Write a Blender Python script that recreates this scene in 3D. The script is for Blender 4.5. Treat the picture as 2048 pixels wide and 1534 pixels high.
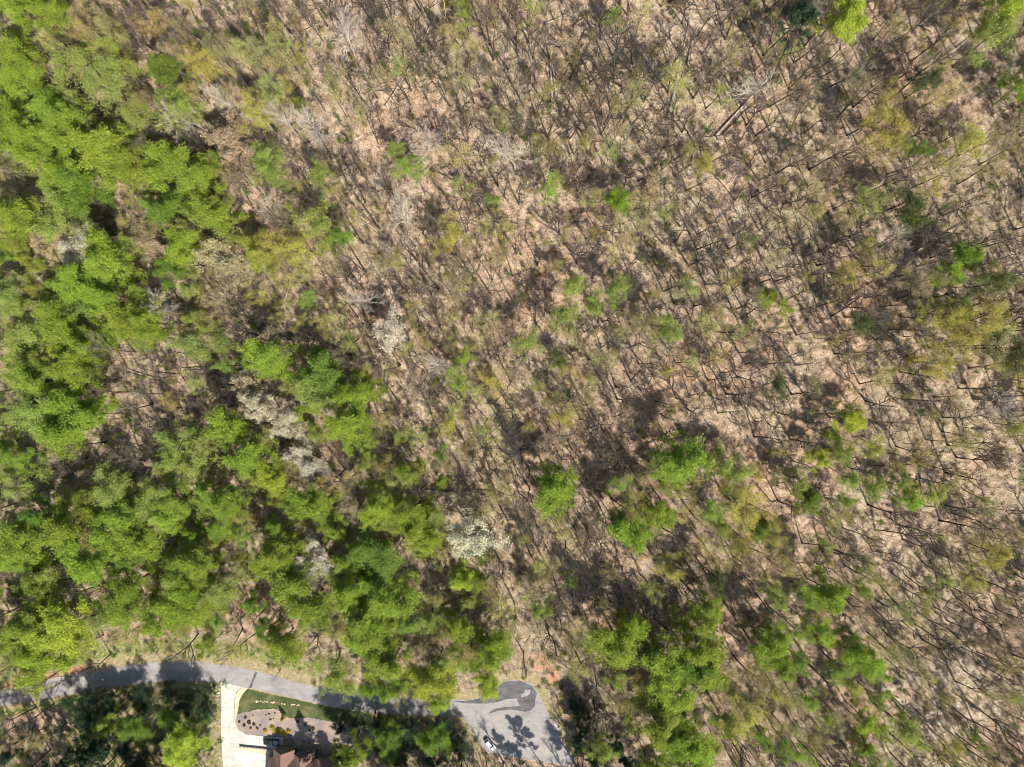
import bpy, math, random
import numpy as np
from mathutils import Vector, Matrix, noise
R = math.radians
for o in list(bpy.data.objects): bpy.data.objects.remove(o)
S = bpy.context.scene
C = S.collection

# ------------------------------------------------------------------ camera, world, sun, exposure
CAM_H = 250.0
FPX = 1365.0                       # focal length in pixels of the 2048 px wide photograph
cam = bpy.data.cameras.new('camera')
cam.sensor_width = 36.0
cam.lens = 36.0 * FPX / 2048.0
cam.clip_start = 1.0; cam.clip_end = 3000
co = bpy.data.objects.new('camera', cam); C.objects.link(co)
co.location = (0, 0, CAM_H); co.rotation_euler = (0, 0, 0)
S.camera = co
SUN_EL = 45.0
sv = Vector((0.50, -0.866, 0)).normalized() * math.cos(R(SUN_EL)); sv.z = math.sin(R(SUN_EL))
w = bpy.data.worlds.new('World'); S.world = w; w.use_nodes = True
wn = w.node_tree.nodes; wl = w.node_tree.links
sky = wn.new('ShaderNodeTexSky'); sky.sky_type = 'NISHITA'; sky.sun_disc = False
sky.sun_elevation = R(SUN_EL); sky.sun_rotation = math.atan2(sv.x, sv.y)
sky.air_density = 1.0; sky.dust_density = 1.5
bg = wn['Background']; wl.new(sky.outputs[0], bg.inputs[0]); bg.inputs[1].default_value = 0.085
sun = bpy.data.lights.new('sun', 'SUN'); sun.energy = 4.6; sun.angle = R(0.5); sun.color = (1.0, 0.95, 0.87)
so = bpy.data.objects.new('sun', sun); C.objects.link(so)
so.rotation_euler = sv.to_track_quat('Z', 'Y').to_euler(); so.location = (60, -100, 120)
S.view_settings.view_transform = 'Standard'; S.view_settings.look = 'None'
S.view_settings.exposure = 0.84; S.view_settings.gamma = 1; S.view_settings.use_curve_mapping = False

# ------------------------------------------------------------------ terrain
def sstep(t):
    t = min(1.0, max(0.0, t)); return t * t * (3 - 2 * t)
def tz(x, y):
    s = x * 0.45 + y * 0.75 + 72
    m = sstep(s / 300.0)
    q = sstep(s / 60.0)
    g = noise.noise(Vector((x * 0.012 + 3.1, y * 0.012 - 1.7, 0.3))) * 5.0 + noise.noise(Vector((x * 0.045, y * 0.045, 4.2))) * 1.1
    return 60.0 * m + q * g
def P(px, py, h=0.0):
    """world point seen at photograph pixel (px, py), h metres above the terrain"""
    z = 0.0
    for _ in range(12):
        d = (CAM_H - z) / FPX
        x = (px - 1024) * d; y = -(py - 767) * d
        z = z * 0.4 + (tz(x, y) + h) * 0.6
    d = (CAM_H - z) / FPX
    return Vector(((px - 1024) * d, -(py - 767) * d, z))
def proj(v):
    d = (CAM_H - v.z) / FPX
    return 1024 + v.x / d, 767 - v.y / d

# ------------------------------------------------------------------ materials
def mat(name, rough=0.9, spec=0.2):
    m = bpy.data.materials.new(name); m.use_nodes = True
    b = m.node_tree.nodes['Principled BSDF']
    b.inputs['Roughness'].default_value = rough; b.inputs['Specular IOR Level'].default_value = spec
    return m, m.node_tree.nodes, m.node_tree.links, b
def nnoise(n, l, scale, detail=4, rough=0.6, vec=None, dist=0.0):
    t = n.new('ShaderNodeTexNoise'); t.inputs['Scale'].default_value = scale
    t.inputs['Detail'].default_value = detail; t.inputs['Roughness'].default_value = rough
    t.inputs['Distortion'].default_value = dist
    if vec is not None: l.new(vec, t.inputs['Vector'])
    return t.outputs['Fac']
def ramp(n, l, fac, stops):
    r = n.new('ShaderNodeValToRGB'); e = r.color_ramp.elements
    while len(e) < len(stops): e.new(0.5)
    for k, (p, c) in enumerate(stops):
        e[k].position = p; e[k].color = (*c, 1) if len(c) == 3 else c
    l.new(fac, r.inputs[0]); return r.outputs[0]
def mixc(n, l, fac, a, b, mode='MIX'):
    m = n.new('ShaderNodeMix'); m.data_type = 'RGBA'; m.blend_type = mode
    for sock, v in ((m.inputs[0], fac), (m.inputs[6], a), (m.inputs[7], b)):
        if isinstance(v, (int, float)): sock.default_value = v
        elif isinstance(v, tuple): sock.default_value = (*v, 1)
        else: l.new(v, sock)
    return m.outputs[2]
def math_(n, l, op, a, b=None):
    m = n.new('ShaderNodeMath'); m.operation = op
    for k, v in enumerate((a, b)):
        if v is None: continue
        if isinstance(v, (int, float)): m.inputs[k].default_value = v
        else: l.new(v, m.inputs[k])
    return m.outputs[0]
def bump(n, l, b, h, strength=0.5, dist=0.1):
    t = n.new('ShaderNodeBump'); t.inputs['Strength'].default_value = strength; t.inputs['Distance'].default_value = dist
    l.new(h, t.inputs['Height']); l.new(t.outputs[0], b.inputs['Normal'])
def geo_pos(n): return n.new('ShaderNodeNewGeometry').outputs['Position']

def simple(name, col, rough=0.8, spec=0.3, var=0.25, scale=3.0, metal=0.0):
    m, n, l, b = mat(name, rough, spec)
    f = nnoise(n, l, scale, 5, 0.65, n.new('ShaderNodeTexCoord').outputs['Object'])
    lo = tuple(c * (1 - var) for c in col); hi = tuple(min(1, c * (1 + var)) for c in col)
    l.new(ramp(n, l, f, [(0.3, lo), (0.7, hi)]), b.inputs['Base Color'])
    b.inputs['Metallic'].default_value = metal
    return m

def ground_mat():
    m, n, l, b = mat('leaf_litter_ground', 0.95, 0.1)
    p = geo_pos(n)
    big = nnoise(n, l, 0.03, 5, 0.6, p); mid = nnoise(n, l, 0.35, 6, 0.7, p, 0.4); fine = nnoise(n, l, 1.9, 6, 0.75, p)
    c1 = ramp(n, l, mid, [(0.30, (0.155, 0.112, 0.075)), (0.45, (0.27, 0.200, 0.138)), (0.56, (0.40, 0.308, 0.222)), (0.72, (0.54, 0.44, 0.335))])
    c2 = ramp(n, l, fine, [(0.34, (0.36, 0.32, 0.28)), (0.5, (0.92, 0.92, 0.92)), (0.66, (1.35, 1.32, 1.28))])
    c = mixc(n, l, 1.0, c1, c2, 'MULTIPLY')
    c3 = ramp(n, l, big, [(0.35, (0.86, 0.90, 0.80)), (0.5, (1, 1, 1)), (0.66, (1.10, 0.99, 0.95))])
    c = mixc(n, l, 1.0, c, c3, 'MULTIPLY')
    def attr(nm):
        a = n.new('ShaderNodeAttribute'); a.attribute_name = nm; return a.outputs['Fac']
    for nm, ca, cb, sc in (('grass', (0.10, 0.155, 0.035), (0.34, 0.30, 0.13), 0.8),
                           ('verge', (0.42, 0.32, 0.20), (0.24, 0.22, 0.10), 0.6),
                           ('clay', (0.46, 0.22, 0.12), (0.50, 0.34, 0.23), 0.9),
                           ('sand', (0.62, 0.53, 0.43), (0.38, 0.30, 0.22), 0.6)):
        f = nnoise(n, l, sc, 5, 0.7, p)
        cc = ramp(n, l, f, [(0.38, ca), (0.62, cb)])
        cc = mixc(n, l, 0.8, cc, c2, 'MULTIPLY')
        f2 = math_(n, l, 'ADD', attr(nm), math_(n, l, 'MULTIPLY', math_(n, l, 'SUBTRACT', nnoise(n, l, 0.5, 5, 0.7, p), 0.5), 1.3))
        fr = ramp(n, l, f2, [(0.42, (0, 0, 0)), (0.58, (1, 1, 1))])
        c = mixc(n, l, fr, c, cc)
    l.new(c, b.inputs['Base Color'])
    bump(n, l, b, nnoise(n, l, 1.4, 8, 0.75, p), 0.9, 0.35)
    return m

def asphalt_mat():
    m, n, l, b = mat('asphalt', 0.85, 0.3)
    p = geo_pos(n)
    mp = n.new('ShaderNodeMapping'); mp.inputs['Scale'].default_value = (0.05, 0.6, 1); l.new(p, mp.inputs[0])
    s = nnoise(n, l, 1.0, 4, 0.6, mp.outputs[0])
    c = ramp(n, l, s, [(0.3, (0.255, 0.24, 0.23)), (0.7, (0.325, 0.305, 0.29))])
    f = nnoise(n, l, 0.25, 6, 0.7, p)
    c = mixc(n, l, 1.0, c, ramp(n, l, f, [(0.3, (0.82, 0.82, 0.85)), (0.7, (1.1, 1.08, 1.05))]), 'MULTIPLY')
    v = n.new('ShaderNodeTexVoronoi'); v.feature = 'DISTANCE_TO_EDGE'; v.inputs['Scale'].default_value = 0.16
    wp = n.new('ShaderNodeMix'); wp.data_type = 'VECTOR'; wp.inputs[0].default_value = 0.12
    nt = n.new('ShaderNodeTexNoise'); nt.inputs['Scale'].default_value = .5; l.new(p, nt.inputs['Vector'])
    va = n.new('ShaderNodeVectorMath'); va.operation = 'MULTIPLY_ADD'; va.inputs[1].default_value = (4, 4, 4); l.new(nt.outputs['Color'], va.inputs[0]); l.new(p, va.inputs[2]); l.new(va.outputs[0], v.inputs['Vector'])
    c = mixc(n, l, 1.0, c, ramp(n, l, v.outputs['Distance'], [(0.0, (0.72, 0.72, 0.72)), (0.012, (1, 1, 1))]), 'MULTIPLY')
    st = nnoise(n, l, 0.09, 6, 0.75, p, 1.0)
    c = mixc(n, l, 1.0, c, ramp(n, l, st, [(0.36, (0.78, 0.77, 0.76)), (0.5, (1, 1, 1)), (0.64, (1.10, 1.07, 1.03))]), 'MULTIPLY')
    l.new(c, b.inputs['Base Color'])
    bump(n, l, b, nnoise(n, l, 30, 3, 0.6, p), 0.2, 0.01)
    return m
def wet_mat():
    m, n, l, b = mat('dark_tar_patch', 0.7, 0.3)
    p = geo_pos(n)
    mp = n.new('ShaderNodeMapping'); mp.inputs['Rotation'].default_value = (0, 0, R(-8)); mp.inputs['Scale'].default_value = (0.22, 0.55, 1); l.new(p, mp.inputs[0])
    s = nnoise(n, l, 1.0, 6, 0.7, mp.outputs[0], 0.3)
    l.new(ramp(n, l, s, [(0.35, (0.055, 0.053, 0.055)), (0.62, (0.125, 0.118, 0.116))]), b.inputs['Base Color'])
    return m
def concrete_mat():
    m, n, l, b = mat('concrete', 0.85, 0.25)
    p = geo_pos(n)
    f = nnoise(n, l, 0.4, 6, 0.65, p)
    l.new(ramp(n, l, f, [(0.3, (0.50, 0.47, 0.42)), (0.7, (0.59, 0.565, 0.51))]), b.inputs['Base Color'])
    cc = b.inputs['Base Color'].links[0].from_socket
    br = n.new('ShaderNodeTexBrick'); br.offset = 0; br.inputs['Scale'].default_value = 1; br.inputs['Brick Width'].default_value = 3.0; br.inputs['Row Height'].default_value = 3.6; br.inputs['Mortar Size'].default_value = .05
    br.inputs['Color1'].default_value = (1, 1, 1, 1); br.inputs['Color2'].default_value = (.94, .94, .94, 1); br.inputs['Mortar'].default_value = (.72, .71, .69, 1); l.new(p, br.inputs['Vector'])
    cc = mixc(n, l, 1.0, cc, br.outputs['Color'], 'MULTIPLY')
    l.new(mixc(n, l, 1.0, cc, ramp(n, l, nnoise(n, l, .18, 6, .75, p, 1), [(.38, (.80, .78, .74)), (.55, (1, 1, 1))]), 'MULTIPLY'), b.inputs['Base Color'])
    return m
def lawn_mat():
    m, n, l, b = mat('mown_lawn', 0.95, 0.1)
    p = geo_pos(n)
    f = nnoise(n, l, 0.22, 5, 0.65, p); g = nnoise(n, l, 2.5, 5, 0.7, p)
    c = ramp(n, l, f, [(0.3, (0.045, 0.062, 0.022)), (0.5, (0.072, 0.088, 0.032)), (0.68, (0.16, 0.145, 0.07))])
    c = mixc(n, l, 1.0, c, ramp(n, l, g, [(0.3, (0.7, 0.7, 0.7)), (0.7, (1.25, 1.25, 1.2))]), 'MULTIPLY')
    l.new(c, b.inputs['Base Color']); bump(n, l, b, g, 0.6, 0.05)
    return m
def bed_mat():
    m, n, l, b = mat('mulch_bed', 0.95, 0.1)
    p = geo_pos(n)
    f = nnoise(n, l, 0.16, 5, 0.6, p); g = nnoise(n, l, 2.2, 5, 0.7, p)
    c = ramp(n, l, f, [(0.38, (0.22, 0.185, 0.17)), (0.5, (0.28, 0.22, 0.185)), (0.66, (0.37, 0.275, 0.215))])
    c = mixc(n, l, 1.0, c, ramp(n, l, g, [(0.3, (0.75, 0.75, 0.75)), (0.7, (1.2, 1.2, 1.2))]), 'MULTIPLY')
    l.new(c, b.inputs['Base Color'])
    return m

def bark_mat():
    """trunk and limb bark; the tree's own bark colour is the object's colour"""
    m, n, l, b = mat('bark', 0.92, 0.1)
    oi = n.new('ShaderNodeObjectInfo')
    tc = n.new('ShaderNodeTexCoord').outputs['Object']
    f = nnoise(n, l, 1.6, 5, 0.7, tc)
    c = mixc(n, l, 1.0, oi.outputs['Color'], ramp(n, l, f, [(0.3, (0.55, 0.55, 0.55)), (0.7, (1.5, 1.5, 1.5))]), 'MULTIPLY')
    r = ramp(n, l, oi.outputs['Random'], [(0.0, (0.70, 0.72, 0.72)), (0.5, (1, 1, 1)), (1.0, (1.45, 1.35, 1.25))])
    l.new(mixc(n, l, 1.0, c, r, 'MULTIPLY'), b.inputs['Base Color'])
    return m
def leaf_mat(name, trans=0.35, fixed=None, fixed2=None, low=(0.55, 0.62, 0.60)):
    m, n, l, b = mat(name, 0.6, 0.25)
    oi = n.new('ShaderNodeObjectInfo')
    at = n.new('ShaderNodeAttribute'); at.attribute_name = 'tone'
    if fixed: col = ramp(n, l, oi.outputs['Random'], [(0.0, fixed), (1.0, fixed2)])
    else: col = oi.outputs['Color']
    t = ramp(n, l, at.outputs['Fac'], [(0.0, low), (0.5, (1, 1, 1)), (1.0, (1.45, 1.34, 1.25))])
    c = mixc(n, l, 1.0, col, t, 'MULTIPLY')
    l.new(c, b.inputs['Base Color'])
    tr = n.new('ShaderNodeBsdfTranslucent')
    l.new(mixc(n, l, 1.0, c, (1.15, 1.2, 0.7), 'MULTIPLY'), tr.inputs[0])
    mx = n.new('ShaderNodeMixShader'); mx.inputs[0].default_value = trans
    l.new(b.outputs[0], mx.inputs[1]); l.new(tr.outputs[0], mx.inputs[2])
    l.new(mx.outputs[0], n['Material Output'].inputs[0])
    return m

M = dict(
    ground=ground_mat(), asphalt=asphalt_mat(), wet=wet_mat(), concrete=concrete_mat(), lawn=lawn_mat(), bed=bed_mat(),
    bark=bark_mat(), twig=leaf_mat('bark_twigs', 0.0, low=(0.30, 0.28, 0.26)), leaf=leaf_mat('leaves', 0.44), bud=leaf_mat('buds', 0.25),
    needle=leaf_mat('needles', 0.1), petal=leaf_mat('petals', 0.3),
    shingle=simple('roof_shingles', (0.20, 0.125, 0.10), 0.9, 0.15, 0.3, 2.5),
    wallside=simple('house_siding', (0.17, 0.15, 0.125), 0.85, 0.2), trim=simple('white_trim', (0.7, 0.68, 0.64), 0.6, 0.3, 0.06),
    glass=simple('window_glass', (0.03, 0.035, 0.045), 0.08, 0.6, 0.1), tile=simple('ridge_cap', (0.16, 0.10, 0.08), 0.9, 0.1),
    stone=simple('pale_stone', (0.52, 0.46, 0.39), 0.9, 0.2, 0.3, 2), block=simple('retaining_block', (0.30, 0.26, 0.22), 0.9, 0.2, 0.3, 2),
    darkstone=simple('dark_stone', (0.10, 0.09, 0.085), 0.9, 0.2, 0.3, 3),
    deadwood=simple('weathered_wood', (0.38, 0.32, 0.25), 0.9, 0.1, 0.35, 1.2), brownwood=simple('rotting_wood', (0.10, 0.075, 0.055), 0.9, 0.1, 0.35, 1.2),
    white_paint=simple('white_car_paint', (0.80, 0.80, 0.80), 0.25, 0.5, 0.03), black_paint=simple('black_car_paint', (0.018, 0.02, 0.024), 0.25, 0.5, 0.1),
    rubber=simple('rubber', (0.03, 0.03, 0.03), 0.85, 0.2), rim=simple('alloy_rim', (0.5, 0.5, 0.52), 0.3, 0.5, 0.05, 3, 0.9),
    lamp=simple('lamp_lens', (0.7, 0.7, 0.68), 0.15, 0.5, 0.05), tail=simple('tail_lens', (0.35, 0.02, 0.02), 0.2, 0.5, 0.05),
    bedliner=simple('bed_liner', (0.30, 0.31, 0.33), 0.6, 0.3), clay=simple('clay_soil', (0.50, 0.20, 0.09), 0.95, 0.1, 0.3, 0.8),
    sandsoil=simple('sandy_soil', (0.60, 0.45, 0.30), 0.95, 0.1, 0.25, 0.8), wood=simple('wood_post', (0.16, 0.11, 0.07), 0.9, 0.1),
)

# ------------------------------------------------------------------ mesh helpers
class MB:
    def __init__(s): s.v = []; s.f = []; s.t = []; s.mi = []
    def face(s, pts, tone=0.5, mi=0):
        b = len(s.v); s.v.extend(pts); s.f.append(tuple(range(b, b + len(pts)))); s.t.append(tone); s.mi.append(mi)
    def tube(s, pts, rad, k, cap=False, mi=0, tone=0.5):
        b = len(s.v); n = len(pts)
        for i in range(n):
            d = (pts[min(i + 1, n - 1)] - pts[max(i - 1, 0)])
            if d.length < 1e-9: d = Vector((0, 0, 1))
            d.normalize()
            a = d.orthogonal() if abs(d.z) < 0.95 else Vector((1, 0, 0)) - d * d.x
            a.normalize(); c = d.cross(a)
            for j in range(k):
                q = 2 * math.pi * j / k
                s.v.append(pts[i] + (a * math.cos(q) + c * math.sin(q)) * rad[i])
        for i in range(n - 1):
            for j in range(k):
                s.f.append((b + i * k + j, b + i * k + (j + 1) % k, b + (i + 1) * k + (j + 1) % k, b + (i + 1) * k + j)); s.t.append(tone); s.mi.append(mi)
        if cap:
            s.f.append(tuple(b + j for j in range(k))[::-1]); s.f.append(tuple(b + (n - 1) * k + j for j in range(k))); s.t += [tone, tone]; s.mi += [mi, mi]
    def box(s, x0, y0, z0, x1, y1, z1, mi=0):
        V = [Vector(p) for p in ((x0,y0,z0),(x1,y0,z0),(x1,y1,z0),(x0,y1,z0),(x0,y0,z1),(x1,y0,z1),(x1,y1,z1),(x0,y1,z1))]
        b = len(s.v); s.v += V
        for f in ((3,2,1,0),(4,5,6,7),(0,1,5,4),(1,2,6,5),(2,3,7,6),(3,0,4,7)):
            s.f.append(tuple(b + i for i in f)); s.t.append(0.5); s.mi.append(mi)
    def mesh(s, name, mats, smooth=False):
        me = bpy.data.meshes.new(name); me.from_pydata([tuple(v) for v in s.v], [], s.f)
        for m in mats: me.materials.append(m)
        a = me.attributes.new('tone', 'FLOAT', 'FACE'); a.data.foreach_set('value', s.t)
        if len(mats) > 1: me.polygons.foreach_set('material_index', s.mi)
        if smooth: me.polygons.foreach_set('use_smooth', [True] * len(s.f))
        me.update(); return me
def add(name, me, parent=None, loc=None, rz=0.0):
    o = bpy.data.objects.new(name, me); C.objects.link(o)
    if parent is not None: o.parent = parent
    if loc is not None: o.location = loc
    o.rotation_euler = (0, 0, rz); return o
def tag(o, label=None, cat=None, group=None, kind=None):
    if label: o['label'] = label
    if cat: o['category'] = cat
    if group: o['group'] = group
    if kind: o['kind'] = kind
    return o

# ------------------------------------------------------------------ ground outlines (photograph pixels)
ROAD_UP = [(-120,1404),(-60,1393),(0,1381),(53,1369),(133,1351),(236,1333),(308,1325),(393,1323),(461,1332),(513,1342),(598,1366),(700,1385),(780,1393),(844,1398),(940,1400),(968,1393),(985,1376),(1008,1362),(1039,1359),(1066,1369),(1080,1393),(1090,1414),(1104,1441),(1124,1482),(1138,1506)]
ROAD_LO = [(1150,1520),(1135,1532),(1080,1522),(1010,1511),(968,1502),(952,1470),(930,1438),(899,1431),(840,1430),(745,1426),(649,1410),(560,1390),(496,1376),(444,1364),(342,1363),(250,1369),(145,1387),(72,1400),(0,1412),(-60,1421),(-120,1432)]
DRIVE = [(441,1364.2),(484,1373.5),(473,1384),(469,1398),(468,1420),(470,1445),(477,1460),(492,1469),(530,1473),(566,1475),(566,1497),(541,1497),(480,1491),(482,1499),(539,1511),(540,1600),(452,1600),(446,1534),(442,1470),(443,1400)]
LAWN = [(496,1378),(560,1392),(649,1412),(745,1428),(760,1452),(700,1450),(665,1444),(620,1436),(580,1437),(567,1431),(556,1421),(535,1418),(512,1421),(485,1425),(474,1429),(476,1402),(482,1386)]
BED = [(471.5,1431),(485,1425),(512,1421),(535,1418),(556,1421),(567,1431),(580,1437),(620,1436),(665,1444),(700,1450),(740,1454),(720,1485),(680,1490),(640,1490),(610,1482),(567,1476),(530,1472),(493,1468),(478,1459),(471.5,1445)]
HOUSE = [(534,1495),(690,1495),(690,1600),(534,1600)]
def inside(px, py, poly):
    c = False; j = len(poly) - 1
    for i in range(len(poly)):
        xi, yi = poly[i]; xj, yj = poly[j]
        if (yi > py) != (yj > py) and px < (xj - xi) * (py - yi) / (yj - yi) + xi: c = not c
        j = i
    return c
def dist_line(px, py, pts):
    best = 1e9
    for (ax, ay), (bx, by) in zip(pts, pts[1:]):
        dx, dy = bx - ax, by - ay; L = dx * dx + dy * dy
        t = max(0, min(1, ((px - ax) * dx + (py - ay) * dy) / L))
        best = min(best, math.hypot(px - ax - t * dx, py - ay - t * dy))
    return best
ROAD = ROAD_UP + ROAD_LO
def blocked(px, py):
    if py < 1300 or px > 1200: return False
    return inside(px, py, ROAD) or inside(px, py, DRIVE) or inside(px, py, LAWN) or inside(px, py, BED) or inside(px, py, HOUSE) or dist_line(px, py, ROAD_UP) < 6

def seg(pts, px, py):
    return dist_line(px, py, pts)
def masks(px, py):
    g = v = c = s = 0.0
    if py > 1200 and px < 1300:
        d = dist_line(px, py, ROAD_UP); dl = dist_line(px, py, ROAD_LO[5:])
        if d < 60: v = max(v, 0.75 * sstep(1.3 - d / 28.0))
        if dl < 40: v = max(v, 0.7 * sstep(1.2 - dl / 18.0))
        if px < 200: c = max(c, sstep(1.7 - d / 13.0) * 0.95 * sstep((215 - px) / 60)); g = max(g, sstep(1.6 - abs(d - 34) / 22) * .75)
        if 200 < px < 640: g = max(g, sstep(1.5 - abs(d - 30) / 24) * 0.62)
    c = max(c, 0.85 * sstep(1.5 - math.hypot((px - 1107) / 14, (py - 1358) / 15)))
    c = max(c, 0.55 * sstep(1.5 - math.hypot((px - 1085) / 40, (py - 1325) / 26)))
    c = max(c, 0.8 * sstep(1.5 - math.hypot((px - 352) / 20, (py - 740) / 6)))
    v = max(v, 0.55 * sstep(1.4 - math.hypot((px - 1010) / 60, (py - 860) / 170)))
    if px < 640: g = max(g, 0.42 * sstep((640 - px) / 500) * (1 if py < 1330 else 0.6))
    if 130 < px < 440 and py > 1370: g = max(g, 0.5)
    if 600 < px < 1000 and py > 1430: g = max(g, 0.42)
    s = max(s, 0.44 * sstep(1.5 - math.hypot((px - 1880) / 170, (py - 1400) / 120)))
    s = max(s, 0.36 * sstep(1.5 - math.hypot((px - 1400) / 130, (py - 90) / 160)))
    s = max(s, 0.34 * sstep(1.5 - math.hypot((px - 1560) / 130, (py - 640) / 130)))
    return g, v, c, s

def build_ground():
    nx, ny = 300, 235
    X = np.linspace(-330, 330, nx); Y = np.linspace(-260, 260, ny)
    vs = []; A = [[], [], [], []]
    for y in Y:
        for x in X:
            z = tz(x, y) if (abs(x) < 330) else 0
            vs.append((x, y, tz(x, y)))
            px, py = proj(Vector((x, y, vs[-1][2])))
            for a, q in zip(A, masks(px, py)): a.append(q)
    # far skirt so the sheet runs on to the horizon
    fs = [(j * nx + i, j * nx + i + 1, (j + 1) * nx + i + 1, (j + 1) * nx + i) for j in range(ny - 1) for i in range(nx - 1)]
    base = len(vs)
    ring = [i for i in range(nx)] + [j * nx + nx - 1 for j in range(1, ny)] + [(ny - 1) * nx + i for i in range(nx - 2, -1, -1)] + [j * nx for j in range(ny - 2, 0, -1)]
    for i in ring:
        x, y, z = vs[i]; vs.append((x * 6, y * 6, z))
        for a in A: a.append(0)
    n = len(ring)
    for k in range(n): fs.append((ring[k], base + k, base + (k + 1) % n, ring[(k + 1) % n]))
    me = bpy.data.meshes.new('ground'); me.from_pydata(vs, [], fs); me.materials.append(M['ground'])
    for nm, a in zip(('grass', 'verge', 'clay', 'sand'), A):
        at = me.attributes.new(nm, 'FLOAT', 'POINT'); at.data.foreach_set('value', a)
    me.polygons.foreach_set('use_smooth', [True] * len(fs))
    o = add('ground', me); tag(o, kind='structure')
build_ground()

def sheet(name, poly, m, z, jit=0.0, step=1.2, kind='structure', closed=True, seed=1):
    rr = random.Random(seed); W = [P(*q) for q in poly]; pts = []
    for i in range(len(W)):
        a, b = W[i], W[(i + 1) % len(W)]; n = max(1, int((b - a).length / step))
        for k in range(n):
            q = a.lerp(b, k / n); pts.append(Vector((q.x + rr.uniform(-jit, jit), q.y + rr.uniform(-jit, jit), z)))
    import bmesh
    bm = bmesh.new(); f = bm.faces.new([bm.verts.new(p) for p in pts])
    if f.normal.z < 0: f.normal_flip()
    bmesh.ops.triangulate(bm, faces=[f])
    bm.normal_update()
    for f in bm.faces:
        if f.normal.z < 0: f.normal_flip()
    me = bpy.data.meshes.new(name); bm.to_mesh(me); bm.free(); me.materials.append(m)
    o = add(name, me); tag(o, kind=kind); return o
sheet('lawn', LAWN, M['lawn'], 0.016, 0.28, .7)
sheet('planting_bed', BED, M['bed'], 0.020, 0.2, .8)
sheet('road', ROAD, M['asphalt'], 0.030, 0.20, .9)
sheet('driveway', DRIVE, M['concrete'], 0.040, 0.02)
WET = [(900,1402),(930,1401.5),(946,1399.5),(969,1393.5),(986,1377),(1008,1363.5),(1040,1361),(1064,1371),(1074,1386),(1071,1396),(1070,1410),(1062,1420),(1050,1424),(1036,1421),(1020,1419),(1004,1421),(988,1424),(975,1427),(990,1417),(1008,1414),(1030,1413),(1040,1412),(1036,1404),(1034,1397),(1018,1398),(1004,1401),(990,1405),(975,1407),(950,1407),(925,1406)]
sheet('wet_patch', WET, M['wet'], 0.034, 0.10, 0.8)
sheet('worn_patch', [(1052,1380),(1060,1378),(1061,1386),(1053,1391),(1046,1396),(1041,1393),(1047,1386)], M['asphalt'], 0.038, 0.3, 0.6)
sheet('road_patch', [(498,1375.8),(502,1376.8),(515,1343.5),(511,1342.8)], M['wet'], 0.0345, 0.03)
sheet('clay_shoulder', [(486,1374.5),(496,1377),(487,1386),(480,1396),(477,1415),(473.5,1430),(470.5,1443),(469,1420),(470,1398),(474,1385)], M['sandsoil'], 0.024, 0.15, 0.8)

# ------------------------------------------------------------------ tree skeletons
def grow(rr, p, d, L, nseg, wander, up):
    pts = [p.copy()]; d = d.normalized()
    for i in range(nseg):
        d = (d + Vector((rr.gauss(0, wander), rr.gauss(0, wander), rr.gauss(0, wander * .6) + up))).normalized()
        p = p + d * (L / nseg); pts.append(p.copy())
    return pts
def along(pts, t):
    x = t * (len(pts) - 1); i = min(int(x), len(pts) - 2); f = x - i
    return pts[i].lerp(pts[i + 1], f), (pts[i + 1] - pts[i]).normalized()
def side_dir(rr, d, ang):
    a = d.orthogonal().normalized(); a.rotate(Matrix.Rotation(rr.uniform(0, 6.283), 3, d))
    return (d * math.cos(ang) + a * math.sin(ang)).normalized()

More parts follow.
